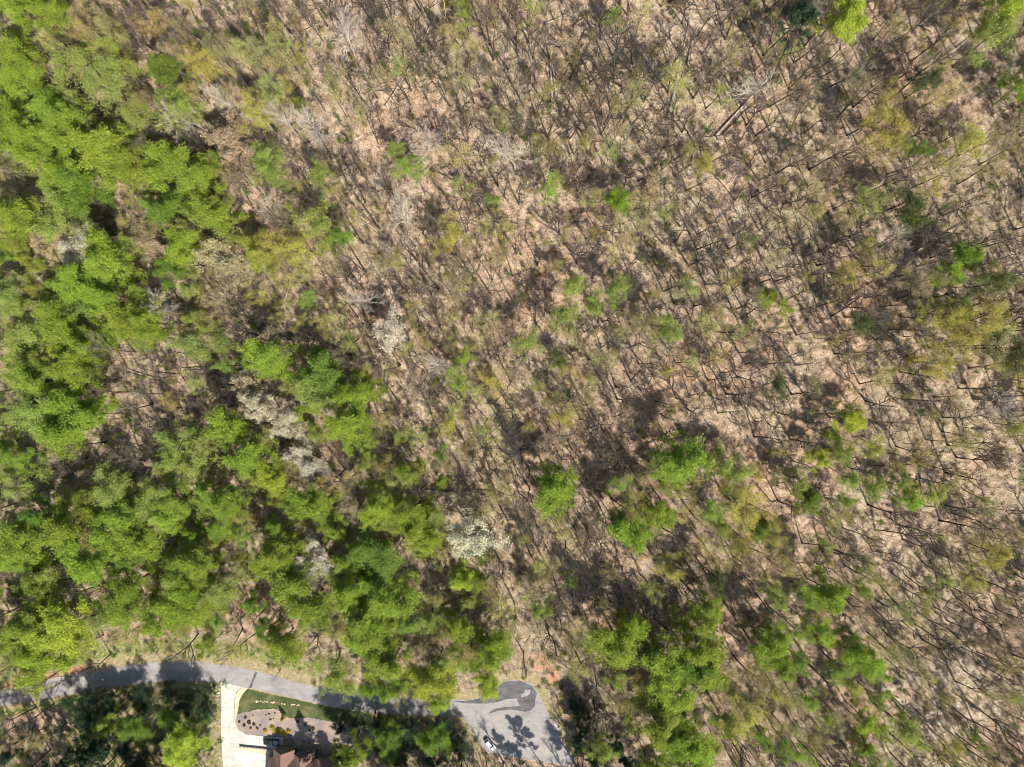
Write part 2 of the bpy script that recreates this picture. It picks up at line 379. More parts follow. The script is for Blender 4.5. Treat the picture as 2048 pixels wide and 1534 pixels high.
def skeleton(rr, H=20, first=.45, CR=4.5, n1=12, n2=7, n3=5, n4=4, tr=0.22, lean=0.06, fork=0, twig=0.010, a0=62, a1=25, upk=.06, limb=1.0):
    """returns trunk builder, crown builder, list of twig tips"""
    T, B = MB(), MB(); tips = []; knots = []
    top = grow(rr, Vector((0, 0, -0.6)), Vector((rr.gauss(0, lean), rr.gauss(0, lean), 1)), H * 0.9, 9, 0.026, 0.02)
    n = len(top)
    rad = [tr * (1.35 if i == 0 else 1) * (1 - 0.8 * i / (n - 1)) for i in range(n)]
    T.tube(top, rad, 7, True)
    leaders = [top]
    for q in range(fork):
        p, d = along(top, rr.uniform(.42, .6))
        ld = grow(rr, p, side_dir(rr, d, R(rr.uniform(22, 38))), H * rr.uniform(.38, .48), 5, .07, .07)
        T.tube(ld, [tr * .62 * (1 - .8 * i / 5) for i in range(6)], 6); leaders.append(ld)
    for li, ld in enumerate(leaders):
        m = n1 if li == 0 else int(n1 * .6)
        for i in range(m):
            t0 = (first if li == 0 else .25); t = t0 + (1 - t0) * ((i + rr.random() * .8) / m) ** .9
            t = min(t, .995)
            p, d = along(ld, t); u = (t - t0) / (1 - t0)
            L = CR * (1.12 - .55 * u) * rr.uniform(.7, 1.12)
            ang = R(a0 + (a1 - a0) * u + rr.uniform(-10, 10))
            l1 = grow(rr, p, side_dir(rr, d, ang), L, 5, .13, upk)
            r1 = tr * limb * (.48 - .20 * u) * rr.uniform(.7, 1.2)
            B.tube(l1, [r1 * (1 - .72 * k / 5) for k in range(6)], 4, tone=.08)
            for j in range(n2):
                t2 = .25 + .75 * (j + rr.random()) / n2; t2 = min(t2, .99)
                p2, d2 = along(l1, t2); L2 = L * .42 * rr.uniform(.6, 1.2) * (1.15 - .5 * t2)
                l2 = grow(rr, p2, side_dir(rr, d2, R(rr.uniform(28, 60))), L2, 3, .16, .06)
                r2 = max(r1 * .50, twig * 2.0)
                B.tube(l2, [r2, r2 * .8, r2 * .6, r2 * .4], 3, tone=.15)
                knots.append(l2[-1])
                for k in range(n3):
                    t3 = min(.2 + .8 * (k + rr.random()) / n3, .99)
                    p3, d3 = along(l2, t3); L3 = L2 * .5 * rr.uniform(.6, 1.25)
                    l3 = grow(rr, p3, side_dir(rr, d3, R(rr.uniform(25, 60))), L3, 2, .2, .04)
                    B.tube(l3, [twig * 1.3, twig, twig * .6], 3, tone=rr.random())
                    tips.append(l3[-1])
                    for q in range(n4):
                        p4, d4 = along(l3, min(rr.uniform(.2, 1), .99))
                        e = p4 + side_dir(rr, d4, R(rr.uniform(25, 65))) * L3 * .6 * rr.uniform(.5, 1.3)
                        B.tube([p4, e], [twig * .9, twig * .4], 3, tone=rr.random())
    return T, B, tips, knots

def leaves(rr, B, centres, n, size, spread, asp=.55, zb=.7, tone_of=None, mi=0, droop=0.0):
    for _ in range(n):
        k = rr.randrange(len(centres)); c = centres[k]
        p = c + Vector((rr.gauss(0, spread), rr.gauss(0, spread), rr.gauss(0, spread * .55)))
        nn = Vector((rr.gauss(0, .75), rr.gauss(0, .75), rr.gauss(0, .6) + zb)).normalized()
        a = nn.orthogonal().normalized(); a.rotate(Matrix.Rotation(rr.uniform(0, 6.283), 3, nn)); b = nn.cross(a)
        s = size * rr.uniform(.6, 1.35)
        t = (hash((k * 7919) % 1013) % 100) / 100 * .5 + rr.random() * .5
        B.face([p - a * s * .5, p + b * s * asp * .5, p + a * s * .5, p - b * s * asp * .5], t, mi)

TREES = {}          # kind -> list of (trunk mesh, crown mesh, joined mesh)
def register(kind, T, B, mats, height, crown_r, cz):
    """B has faces: material slot 0 = twigs, 1 = leaves"""
    J = MB()
    for src, off in ((T, 0), (B, 1)):
        b = len(J.v); J.v += src.v; J.f += [tuple(i + b for i in f) for f in src.f]; J.t += src.t; J.mi += [q + off for q in src.mi]
    tm = T.mesh(kind + '_trunk', [M['bark']], True); cm = B.mesh(kind + '_crown', mats)
    jm = J.mesh(kind + '_whole', [M['bark']] + mats)
    TREES.setdefault(kind, []).append(dict(t=tm, c=cm, j=jm, h=height, r=crown_r, cz=cz))

rr = random.Random(11)
for i in range(10):      # leafless hardwoods
    H = rr.uniform(19, 24); CR = rr.uniform(4.2, 6.2)
    T, B, tips, kn = skeleton(rr, H, rr.uniform(.40, .58), CR, rr.randint(8, 11), 6, 4, 3, rr.uniform(.22, .33), .11, fork=rr.choice([0, 1, 1, 2]), twig=.012, limb=1.2)
    register('bare', T, B, [M['twig'], M['bud']], H, CR, H * .78)
for i in range(3):      # big spreading dead/pale barked
    H = rr.uniform(18, 22); CR = rr.uniform(5.5, 6.8)
    T, B, tips, kn = skeleton(rr, H, .35, CR, 13, 6, 4, 2, .30, .08, fork=2, twig=.016, a0=70, a1=30)
    B.t = [.62] * len(B.t)
    register('pale', T, B, [M['twig'], M['bud']], H, CR, H * .75)
for i in range(7):      # hardwoods in bud
    H = rr.uniform(18, 23); CR = rr.uniform(4.0, 5.8)
    T, B, tips, kn = skeleton(rr, H, rr.uniform(.4, .5), CR, rr.randint(9, 12), 6, 4, 2, rr.uniform(.18, .27), .10, fork=rr.choice([0, 1, 1]), twig=.011, limb=1.15)
    leaves(rr, B, tips, 2500, .21, .40, .6, .5, mi=1)
    register('bud', T, B, [M['twig'], M['bud']], H, CR, H * .78)
for i in range(4):      # thin twiggy crowns
    H = rr.uniform(13, 18); CR = rr.uniform(3.4, 4.4)
    T, B, tips, kn = skeleton(rr, H, .35, CR, 16, 7, 5, 3, .17, .08, fork=1, twig=.012, a0=55, a1=18)
    register('twiggy', T, B, [M['twig'], M['bud']], H, CR, H * .72)
for i in range(9):      # trees in full leaf
    H = rr.uniform(18, 23); CR = rr.uniform(5.6, 6.6)
    T, B, tips, kn = skeleton(rr, H, rr.uniform(.38, .5), CR, rr.randint(11, 14), 6, 3, 0, .24, .05, fork=rr.choice([0, 1]), twig=.014, a0=72, a1=30)
    leaves(rr, B, [q for q in kn if rr.random() < .85], 9500, .35, .50, .62, .75, mi=1)
    register('leafy', T, B, [M['twig'], M['leaf']], H, CR, H * .74)
for i in range(4):      # thin-leaved pale green
    H = rr.uniform(15, 19); CR = rr.uniform(4.6, 5.4)
    T, B, tips, kn = skeleton(rr, H, .4, CR, 13, 6, 4, 1, .2, .06, fork=1, twig=.012, a0=66, a1=25)
    leaves(rr, B, tips, 6500, .27, .36, .6, .6, mi=1)
    register('soft', T, B, [M['twig'], M['leaf']], H, CR, H * .74)
for i in range(3):      # blossom
    H = rr.uniform(15, 18); CR = rr.uniform(5.0, 5.8)
    T, B, tips, kn = skeleton(rr, H, .35, CR, 14, 7, 3, 1, .22, .05, fork=1, twig=.014, a0=68, a1=28)
    leaves(rr, B, kn, 6800, .28, .36, .8, .6, mi=1)
    register('blossom', T, B, [M['twig'], M['petal']], H, CR, H * .74)
for i in range(5):      # full round crowns that stand out
    H = rr.uniform(18, 22); CR = rr.uniform(5.4, 6.2)
    T, B, tips, kn = skeleton(rr, H, rr.uniform(.34, .42), CR, 17, 7, 2, 0, .24, .05, fork=1, twig=.014, a0=82, a1=26, upk=.05)
    leaves(rr, B, kn, 14500, .34, .50, .62, .8, mi=1)
    register('full', T, B, [M['twig'], M['leaf']], H, CR, H * .72)
for i in range(4):      # golden full budding crowns
    H = rr.uniform(17, 21); CR = rr.uniform(4.8, 5.8)
    T, B, tips, kn = skeleton(rr, H, .38, CR, 15, 6, 4, 1, .2, .07, fork=1, twig=.012, a0=74, a1=25)
    leaves(rr, B, tips, 7000, .23, .36, .6, .6, mi=1)
    register('gold', T, B, [M['twig'], M['bud']], H, CR, H * .75)
for i in range(4):      # pines
    H = rr.uniform(21, 26); CR = rr.uniform(3.2, 4.2)
    T, B, tips, kn = skeleton(rr, H, .55, CR, 18, 5, 3, 0, .24, .03, fork=0, twig=.018, a0=80, a1=35, upk=.04)
    leaves(rr, B, tips, 13000, .46, .26, .26, .3, mi=1)
    register('pine', T, B, [M['twig'], M['needle']], H, CR, H * .78)

KW = dict(bare='bare_tree', pale='dead_tree', bud='budding_tree', twiggy='twiggy_tree', leafy='leafy_tree', full='leafy_tree', gold='budding_tree', soft='pale_leafed_tree', blossom='blossoming_tree', pine='pine_tree')
CATS = dict(bare='bare tree', pale='dead tree', bud='budding tree', twiggy='bare tree', leafy='leafy tree', full='leafy tree', gold='budding tree', soft='leafy tree', blossom='flowering tree', pine='pine tree')
COL = dict(  # crown colour (foliage or twig), by look
    B=(0.268, 0.348, 0.048), G=(0.185, 0.270, 0.045), M=(0.31, 0.375, 0.095), Y=(0.40, 0.36, 0.085), K=(0.120, 0.145, 0.055),
    W=(0.52, 0.485, 0.375), T=(0.38, 0.31, 0.19), O=(0.27, 0.235, 0.085), D=(0.10, 0.09, 0.085), L=(0.38, 0.44, 0.06), N=(0.040, 0.070, 0.032))
BARK = (0.075, 0.060, 0.048)

def place(kind, var, base, scale, rz, colour, label=None, group=None, bark=BARK, sz=None):
    V = TREES[kind][var % len(TREES[kind])]
    e = bpy.data.objects.new(KW[kind], None); C.objects.link(e); e.empty_display_size = .5
    e.location = base; e.rotation_euler = (0, 0, rz); e.scale = (scale, scale, sz or scale)
    t = bpy.data.objects.new('trunk', V['t']); C.objects.link(t); t.parent = e; t.color = (*bark, 1)
    c = bpy.data.objects.new('crown', V['c']); C.objects.link(c); c.parent = e; c.color = (*colour, 1)
    tag(e, label, CATS[kind], group); return e

def vary(rr, c, k=.12):
    f = 1 + rr.uniform(-k, k)
    return tuple(min(.9, max(.01, x * f * (1 + rr.uniform(-k * .7, k * .7)))) for x in c)

counts = {k: 0 for k in KW}
taken = []          # crown pixels already used by hand-placed trees
base_grid = {}
def note_base(b, cell=2.0): base_grid[(round(b.x / cell), round(b.y / cell))] = 1

# ------------------------------------------------------------------ trees placed one by one (crown centre in the photograph)
# x, y, crown radius px, look, label (None = one of the canopy it stands in)
HAND = [
 (45,22,46,'B','bright green leafy tree in the very top left corner of the wood'),(92,30,34,'B',None),(20,112,38,'B',None),
 (148,112,52,'M','broad soft green tree standing apart below the top left corner tree'),(196,158,44,'M',None),(30,172,46,'B',None),(88,212,48,'B',None),(28,232,46,'B',None),
 (66,272,44,'B',None),(132,238,46,'B',None),(200,288,54,'B',None),(248,318,44,'B',None),(104,352,48,'B','rounded green tree beside the pinkish bare gap at the left edge'),
 (168,362,42,'G',None),(328,132,32,'G','small rounded mid green tree left of the yellow flowering crown near the top'),(300,226,38,'M',None),(346,196,34,'M',None),
 (418,108,40,'Y','mustard yellow budding tree high in the upper left among bare trees'),(508,214,38,'Y','tawny yellow budding tree left of pale forked dead limbs, upper left'),
 (455,292,46,'T','pale tan budding tree touching the soft green one, upper left'),(524,328,38,'M','soft green round tree right of the tan budding crown, upper left'),
 (342,318,42,'B','bright green tree at the upper end of the diagonal row of three'),(392,366,44,'B','bright green tree in the middle of the diagonal row of three'),(444,432,40,'B','bright green tree at the lower end of the diagonal row of three'),
 (322,424,34,'G',None),(132,420,48,'M',None),(40,440,48,'B',None),(98,486,40,'T','greyish cream flowering tree, left one of the pair near the left edge'),(166,486,40,'W','cream white flowering tree, right one of the pair near the left edge'),
 (206,528,48,'B','bright green tree overlapping the cream flowering tree from below'),(364,514,38,'B','round bright green tree in a clearing left of the tan crown'),(645,445,40,'M','hazy green tree left of centre in the upper half, with yellow crown on its left'),
 (598,486,44,'Y','dull yellow budding tree left of a hazy green tree, upper half'),(456,520,50,'T','broad beige budding tree in the left half, right of a round green one'),
 (230,600,48,'B',None),(150,566,42,'B',None),(100,620,44,'B',None),(254,644,46,'B',None),(292,640,32,'B',None),(20,560,40,'M',None),(50,660,50,'M',None),
 (172,694,44,'B',None),(142,734,40,'B',None),(78,764,44,'B',None),(142,806,48,'B',None),(40,850,48,'M',None),(112,864,48,'B',None),(182,832,34,'B',None),
 (406,690,38,'M','soft green tree right of the pinkish bare patch in the left half'),(540,720,42,'B','bright green tree directly above the long white flowering crown'),
 (650,742,46,'G','dark green upper tree of the big clump left of centre'),(694,792,42,'B','bright green tree on the right rim of the big clump left of centre'),(690,846,42,'B','vivid green lowest tree of the big clump left of centre'),
 (634,806,38,'M','pale green tree on the left side of the big clump left of centre'),
 (505,782,34,'T','grey beige upper crown of the white flowering trio'),(528,818,34,'W','cream middle crown of the white flowering trio'),(568,852,32,'W','cream lowest crown of the white flowering trio'),
 (620,922,38,'W','round cream flowering tree below the big green clump'),(452,848,42,'B','bright green tree left of the white flowering trio'),(494,912,44,'B','bright green tree below left of the white flowering trio'),
 (350,884,38,'M',None),(402,934,42,'M',None),(560,962,34,'L','small yellow green tree left of the round cream flowering tree'),(52,948,40,'M',None),(210,966,46,'M',None),(300,1000,40,'M',None),(350,1004,40,'B',None),(450,1012,38,'B',None),
 (640,1008,42,'B',None),(30,1088,48,'B',None),(130,1062,44,'B',None),(206,1050,44,'B',None),(300,1082,44,'B',None),(100,1180,40,'M',None),(176,1146,46,'B',None),(250,1172,48,'B',None),
 (352,1136,44,'B',None),(384,1184,40,'B',None),(456,1172,38,'M',None),(560,1112,44,'B',None),(640,1128,38,'W','cream flowering tree low in the left half among green crowns'),
 (588,1172,46,'B',None),(614,1214,42,'B',None),(58,1252,44,'B',None),(136,1262,52,'L','large yellow green crown above the left end of the road'),(302,1232,42,'B',None),(404,1222,40,'B',None),(232,1216,34,'M',None),
 (556,1290,36,'B','green tree just above the road, right of the driveway mouth'),(90,1316,40,'L','low yellow green tree on the red clay bank at the road'),(655,1342,40,'M','pale green crown leaning over the road near the lawn'),
 (730,1102,46,'G','deep green round tree above the cluster near the bottom, left of centre'),(826,1020,38,'B',None),(764,1012,36,'B',None),(864,1088,32,'B','mid sized green tree touching the left of the large white flowering one'),
 (938,1074,46,'W','large white flowering tree in the lower middle'),(772,1194,48,'B',None),(728,1236,46,'B',None),(700,1188,38,'B',None),(925,1162,26,'L','small vivid yellow green tree beside a fallen pale log'),
 (856,1236,30,'M',None),(920,1256,30,'B','green tree standing in shade under the fallen log'),(722,1288,42,'B',None),(786,1330,46,'B','bright green tree overhanging the upper road edge left of the turning circle'),(850,1374,42,'L','pale yellow green crown hanging over the road before the turning circle'),
 (972,1305,34,'B','bright green upper crown by the tarry patch of the turning circle'),(970,1352,26,'L','yellow green crown reaching over the tarry patch of the turning circle'),(1006,1290,28,'B',None),
 (1096,1150,30,'O',None),(1060,1212,24,'M','small grey green tree below two pale olive crowns, lower middle'),(1078,1184,26,'T',None),
 (1262,1066,42,'B','vivid green tree, left of the touching pair, right of the bottom centre'),(1322,1026,34,'B','vivid green tree, right of the touching pair, right of the bottom centre'),
 (1240,1300,46,'B','large green tree right of the turning circle'),(1270,1250,30,'B',None),(1332,1332,46,'B',None),(1350,1404,42,'B',None),(1316,1460,48,'B',None),(1368,1456,40,'B',None),(1402,1500,44,'B',None),
 (1155,572,24,'M','soft green crown, left of the two side by side above centre right'),(1226,576,30,'M','soft green crown, right of the two side by side above centre right'),
 (1118,640,28,'M','hazy green crown at the right of the loose arc near centre'),(1056,690,28,'M','hazy green crown at the left of the loose arc near centre'),(1110,716,20,'M','small hazy green crown at the bottom of the loose arc near centre'),
 (1336,646,28,'M','isolated hazy green tree among bare trees right of centre'),(892,840,26,'Y','small mustard yellow tree below the centre of the wood'),
 (802,862,20,'M','small pale green tree above a larger green one, below centre left'),(808,940,28,'B','small bright green tree left of the fallen black log'),(886,960,12,'B','tiny bright green bush at the left end of the fallen black log'),
 (1114,974,44,'B','wide bright green tree alone below centre'),(1352,930,46,'B','big vivid green tree standing out right of centre, lower half'),
 (1348,822,14,'Y','small yellow bush below a smaller one, right of centre'),(1340,742,13,'Y','small yellow sapling above a rounder yellow bush, right of centre'),
 (780,672,36,'W','isolated cream flowering tree near the centre of the wood'),(912,770,26,'M',None),(996,762,26,'Y',None),(1120,830,30,'Y',None),(1175,812,30,'O',None),
 (800,312,22,'M','dim green tree under pale dead limbs, upper half left of centre'),(1235,402,26,'B','solitary bright green crown in the bare upper middle'),(1094,376,24,'M','faint green crown left of the solitary bright one, upper middle'),
 (990,406,16,'M','very small pale green sapling in the upper middle'),(934,28,24,'M','thin green tree on the top edge near the middle'),(1240,42,22,'M','narrow green tree on the top edge right of the fallen trunks'),
 (905,492,28,'Y',None),(880,500,24,'O',None),(1690,18,42,'L','bright yellow green tree on the top edge at the right'),(1590,26,36,'N','black looking evergreen on the top edge beside a bright green tree'),
 (1415,336,26,'Y','yellow olive crown left of a curved dark trunk, upper right'),(1780,244,42,'Y',None),(1986,76,40,'M','hazy green tree near the top right corner'),(2020,20,34,'L','yellow green tree in the very top right corner'),
 (1870,152,28,'K',None),(1810,400,38,'K','dusky evergreen crown in the upper right with yellow crowns above'),(1500,480,14,'M',None),(1948,510,30,'G','green crown among dull trees near the right edge'),(1950,296,40,'Y',None),(2000,330,38,'O',None),
 (1540,598,20,'B','small flat bright green tree in the grid of V shaped shadows'),(1900,620,40,'Y','golden olive tree, left of the pair near the right edge'),(1974,644,44,'Y','golden olive tree, right of the pair near the right edge'),(1884,722,40,'Y',None),
 (1692,838,30,'L','bright green narrow tree above the yellow green one at the right'),(1662,872,16,'B',None),(1642,922,22,'L','yellow green crown below a narrow bright green tree at the right'),
 (1600,958,22,'M',None),(1616,1000,26,'G','mid green crown in the right half below the yellow green one'),(1452,946,38,'M','soft green tree next to the big vivid green one, right of centre'),(1482,1008,44,'Y','broad mustard crown below a soft green tree, right of centre'),
 (1550,770,22,'K','small dark evergreen under bare trees in the right half'),(1734,655,26,'K',None),(1454,1066,20,'M',None),(1514,1062,28,'G',None),(1664,1190,36,'B','spreading bright green tree in the lower right'),
 (1424,1218,34,'B',None),(1414,1302,44,'B',None),(1408,1344,34,'G',None),(1560,1288,36,'B','bright green upper crown of the pair in the lower right'),(1568,1340,30,'B','bright green lower crown of the pair in the lower right'),
 (1702,1305,38,'B','ragged bright green tree right of the stacked pair, lower right'),(1502,1440,50,'Y','large orange olive tree near the bottom right'),(1508,1362,38,'O',None),(1624,1390,22,'M','small soft green tree beside the large orange olive one'),
 (1796,1450,38,'M',None),(1716,1370,22,'Y','small mustard bush crown below the ragged bright green tree'),(1356,1142,28,'Y',None),(1424,1150,26,'K',None),(2004,1110,34,'Y',None),(1958,1160,24,'Y',None),(1900,1490,26,'Y',None),
 (360,1514,38,'L','bright yellow green crown on the bottom edge left of the driveway'),(700,1526,34,'B','bright green crown on the bottom edge right of the house'),(1192,1504,26,'M',None),(250,1462,26,'G',None),(330,1434,24,'G',None),(388,1456,22,'G',None),(860,1490,30,'G',None),(770,1480,26,'G',None),
 (1045,906,44,'D','dense dark grey twiggy tree below centre'),(1205,930,26,'D',None),(1262,872,24,'D',None),(700,982,28,'D',None),(1090,880,26,'D',None),
 (1762,640,34,'D','dark grey bare crown left of the golden olive pair, right edge'),(1808,700,34,'D',None),(1835,650,30,'D',None),(1760,700,30,'D',None),(1925,690,38,'Y',None),(2010,560,34,'K',None),(2030,690,34,'K',None),(1700,560,30,'Y',None),(1425,1155,26,'D',None),(1150,1190,26,'D',None),(800,1140,26,'D',None),(1070,600,34,'D','dark bare twiggy crown above the arc of hazy green trees'),(830,110,30,'D',None),(1330,120,30,'D',None),(520,655,28,'D',None),(1560,690,26,'D',None),(1440,760,30,'D',None),
]
PALE = [(1030,305,'white limbed dead tree spreading over the bare upper middle'),(862,262,'grey dead tree with looping limbs over a dim green crown, upper half'),(452,206,'pale forked dead tree in the upper left between two yellow crowns'),
        (330,236,'grey limbed dead tree between soft green crowns at upper left'),(806,432,None),(566,236,None),(880,735,'pale trunked dead tree with spreading twigs left of centre'),(730,600,None),(690,70,'pale barked tree near the top edge, left of the middle'),
        (320,600,'grey dead crown in a dark gap between green trees at left'),(520,400,None),(620,240,None),(1790,480,None),(2005,800,None),(1520,170,None)]

ZONES = [('top left corner', lambda x, y: x < 560 and y < 400), ('left edge', lambda x, y: x < 380 and y < 900),
         ('lower left slope above the road', lambda x, y: x < 720 and y < 1345 and y >= 900), ('left of centre', lambda x, y: x < 760 and y < 900),
         ('strip south of the road', lambda x, y: x < 1180 and y >= 1345), ('upper middle', lambda x, y: x < 1240 and y < 420), ('upper right', lambda x, y: y < 420),
         ('middle of the wood', lambda x, y: x < 1300 and y < 900), ('right hand slope', lambda x, y: y < 900), ('lower middle above the turning circle', lambda x, y: x < 1240), ('lower right', lambda x, y: True)]
def zone(px, py):
    for nm, f in ZONES:
        if f(px, py): return nm
DESC = dict(bare='leafless brown tree casting a thin dark shadow, {}', pale='pale barked dead tree among others, {}', bud='olive budding tree with a thin haze of leaves, {}', twiggy='densely twigged grey brown bare tree, {}',
            full='fresh green full crowned tree of the canopy, {}', gold='golden olive budding tree with a full crown, {}', leafy='fresh green full crowned tree of the canopy, {}', soft='pale soft green thin leaved tree, {}', blossom='cream flowering tree, {}', pine='tall dark pine with a long bare trunk, {}')
GRP = dict(bare='leafless trees, {}', pale='dead trees, {}', bud='budding trees, {}', twiggy='twiggy bare trees, {}', full='green canopy trees, {}', gold='budding trees, {}', leafy='green canopy trees, {}', soft='pale green trees, {}', blossom='flowering trees, {}', pine='pines, {}')

rr = random.Random(5)
LOOK = dict(B='full', G='full', L='full', M='soft', Y='gold', O='bud', T='blossom', W='blossom', K='soft', N='pine', D='twiggy')
def place_crown(kind, x, y, rpx, colour, label, zb=None, bark=BARK, hs=None):
    var = rr.randrange(len(TREES[kind])); V = TREES[kind][var]
    sc = 1.0
    for _ in range(3):
        hz = V['cz'] * (hs if hs else min(1.25, max(.35, sc)))
        c = P(x, y, hz); want = rpx * (CAM_H - c.z) / FPX
        sc = want / (V['r'] * (0.80 if kind in ('leafy', 'soft', 'blossom') else .88 if kind in ('full', 'gold') else .98))
    szz = hs if hs else min(1.2, max(.38, sc))
    base = Vector((c.x, c.y, tz(c.x, c.y)))
    bx, by = proj(base)
    if blocked(bx, by):
        base.y += 3.5; base.z = tz(base.x, base.y)
    z = zone(x, y)
    e = place(kind, var, base, sc, rr.uniform(0, 6.28), vary(rr, colour, .08), label or DESC[kind].format(z), None if label else GRP[kind].format(z), bark, szz)
    counts['leafy' if kind == 'full' else 'bud' if kind == 'gold' else kind] += 1; taken.append((x, y, rpx)); note_base(base); return e
for x, y, r_, look, lab in HAND:
    place_crown(LOOK[look], x, y, r_ * (1.12 if look in 'WT' else 1), COL[look], lab, hs=1.18 if look in 'WT' else None, bark=BARK if look not in 'WT' else (.16, .13, .11))
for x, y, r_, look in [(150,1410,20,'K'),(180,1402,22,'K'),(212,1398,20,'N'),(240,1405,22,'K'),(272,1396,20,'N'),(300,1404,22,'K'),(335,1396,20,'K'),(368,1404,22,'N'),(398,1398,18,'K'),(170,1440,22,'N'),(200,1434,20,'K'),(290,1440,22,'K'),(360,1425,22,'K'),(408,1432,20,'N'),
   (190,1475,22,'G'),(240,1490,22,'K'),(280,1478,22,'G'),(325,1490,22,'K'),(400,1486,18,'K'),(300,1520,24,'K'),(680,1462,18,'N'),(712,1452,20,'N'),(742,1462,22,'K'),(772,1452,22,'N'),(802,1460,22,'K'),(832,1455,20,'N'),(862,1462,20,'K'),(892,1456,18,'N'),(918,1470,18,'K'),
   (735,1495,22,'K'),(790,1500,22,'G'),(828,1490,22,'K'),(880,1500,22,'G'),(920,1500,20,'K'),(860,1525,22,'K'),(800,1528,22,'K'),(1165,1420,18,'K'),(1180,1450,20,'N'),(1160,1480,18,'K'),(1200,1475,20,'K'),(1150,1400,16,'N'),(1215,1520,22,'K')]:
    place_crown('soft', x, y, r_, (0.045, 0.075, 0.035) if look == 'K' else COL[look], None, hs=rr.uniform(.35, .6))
for x, y, lab in PALE:
    place_crown('pale', x, y, rr.uniform(36, 48), (.34, .30, .24), lab, bark=(.30, .26, .21))

# ------------------------------------------------------------------ pines south of the road, by foot of trunk
PINES = [(74,1462,1.0),(30,1452,.95),(248,1450,1.05),(268,1442,1.0),(226,1458,.95),(20,1500,1.0),(-40,1450,1.0)]
_q = random.Random(4)
PINES += [(x + _q.uniform(-9, 9), y + _q.uniform(-9, 9), _q.uniform(.85, 1.08)) for x, y in
          [(150,1500),(190,1520),(225,1500),(262,1508),(300,1500),(335,1512),(370,1500),(395,1520),(160,1550),(205,1560),(250,1550),(290,1545),(330,1560),(365,1555),(400,1570),(425,1545),(310,1585),(240,1590),(180,1590),(120,1530),(90,1570)]]
PINES += [(725,1500,1.05),(700,1478,.85),(760,1512,1.0),(790,1530,1.1),(815,1515,1.05),(838,1545,1.15),(868,1530,1.1),(895,1545,1.1),(918,1528,1.0),(940,1552,1.1),(960,1530,.95),(750,1552,1.1),(785,1572,1.1),(830,1582,1.1),(880,1580,1.1),(925,1588,1.1),
          (1100,1556,1.05),(1060,1570,.8),(1040,1556,.75),(1165,1552,.9),(1192,1575,1.0),(1178,1470,.8),(1200,1500,.9),(1226,1445,.85),(1170,1435,.75),(1240,1490,.9),(1150,1450,.6),(660,1552,1.0),(690,1570,1.1),
          (175,1475,.9),(330,1530,1.0),(275,1525,1.0),(232,1535,1.0),(365,1540,1.0),(410,1545,.9),(805,1550,1.1),(855,1515,.95),(905,1515,.95),(935,1510,.85),(850,1600,1.1),(900,1610,1.1)]
PINES = [(x, y + (22 if 285 < x < 440 and y < 1540 else 24 if 745 < x < 970 and y < 1580 else 6 if 140 < x < 285 and y > 1470 else 0), s_) for x, y, s_ in PINES]
for x, y, s in PINES:
    b = P(x, y); k = rr.randrange(4)
    place('pine', k, b, s * 1.0, rr.uniform(0, 6.28), vary(rr, COL['N']), 'tall dark pine by its foot, casting a long shadow towards the road' if y > 1430 else DESC['pine'].format(zone(x, y)), 'pines south of the road')
    note_base(b)

# ------------------------------------------------------------------ the rest of the wood, from a map of 64 px cells
MAP = [
 "GGoobooobobbbbgbbbbgbbbbbbGbbbbg","gGGgbgyoobobbbobbbbbbbbbbbbbbobg","GGGggGgyoobbbbobobbbbbbbbbbbbobg","GGGggGgyyobbbboobbbbbbbbbbbobobo",
 "GGGGggogobbbgobbbbbbbbbbbbooyooo","oGGGgGGogobbgobboobbbbbbbbbooyyo","gGgoggGGoyGobbboobbgbobbobobobyo","GoogoogGyygybbyyoobobbbbbbboobbo",
 "GgGGoGyoyyoobbobobgbobbbbbooobGo","GGGGGgobyooobboobbgbobbbobbbooGb","GGGGgogbooobobobbgbbobbbbbbbboyy","GGGbbooggGgobbobbgobbbbbbbbbboyy",
 "GGGbbooogGGGobobobobbbbbbbbbbooo","GGGbbgGGogGobbgobbbbbbbbbbogbooo","GgGbgGgGoobobgbbbobbogoboogboobb","gGGgGGGGgobggbbobobooogybooggobo",
 "GGGgbGGgGgGGggobbobgbboyobobboob","GGGGGogGgoGGgogoobbbgbyooobobboo","GGGgGGGGggGGGogoyobbobboggoobbbo","gGGgGGGbGGGGGggbobggbggbbgobbbbb",
 "GGgGGggobGGGGggg.bbggogoggoobbbb","g.......bb.ggg...bbogggyyoogobbb","gbbgbb.......bb..bbboggoyoogbbbo","ggbGgb....gbbbbb..bbgGgooobggoob"]
# thinner spots of the upper left canopy: row, column, 0 = o, 1 = b, 2 = g
for row, c_, v_ in [(0,1,2),(0,3,1),(1,1,0),(1,2,2),(2,2,0),(2,3,2),(2,4,0),(2,5,2),(2,6,0),(3,3,0),(3,4,1),(3,5,2),(3,6,0),(4,4,0),(4,5,1),(5,1,1),(5,4,0),(5,6,2)]:
    MAP[row] = MAP[row][:c_] + 'obg'[v_] + MAP[row][c_ + 1:]
SP = dict(G=7.3, g=5.8, o=4.6, b=4.2, y=4.8)
MIX = dict(G=[('leafy', 'B', .38), ('leafy', 'G', .07), ('soft', 'M', .27), ('bud', 'O', .12), ('bare', None, .16)],
           g=[('soft', 'M', .30), ('leafy', 'B', .10), ('bud', 'O', .32), ('bare', None, .28)],
           o=[('bud', 'O', .42), ('bare', None, .46), ('twiggy', 'D', .06), ('soft', 'M', .06)],
           b=[('bare', None, .77), ('bud', 'O', .16), ('twiggy', 'D', .07)],
           y=[('bud', 'Y', .5), ('bud', 'O', .3), ('bare', None, .2)])
rng = random.Random(21)
hashg = {}
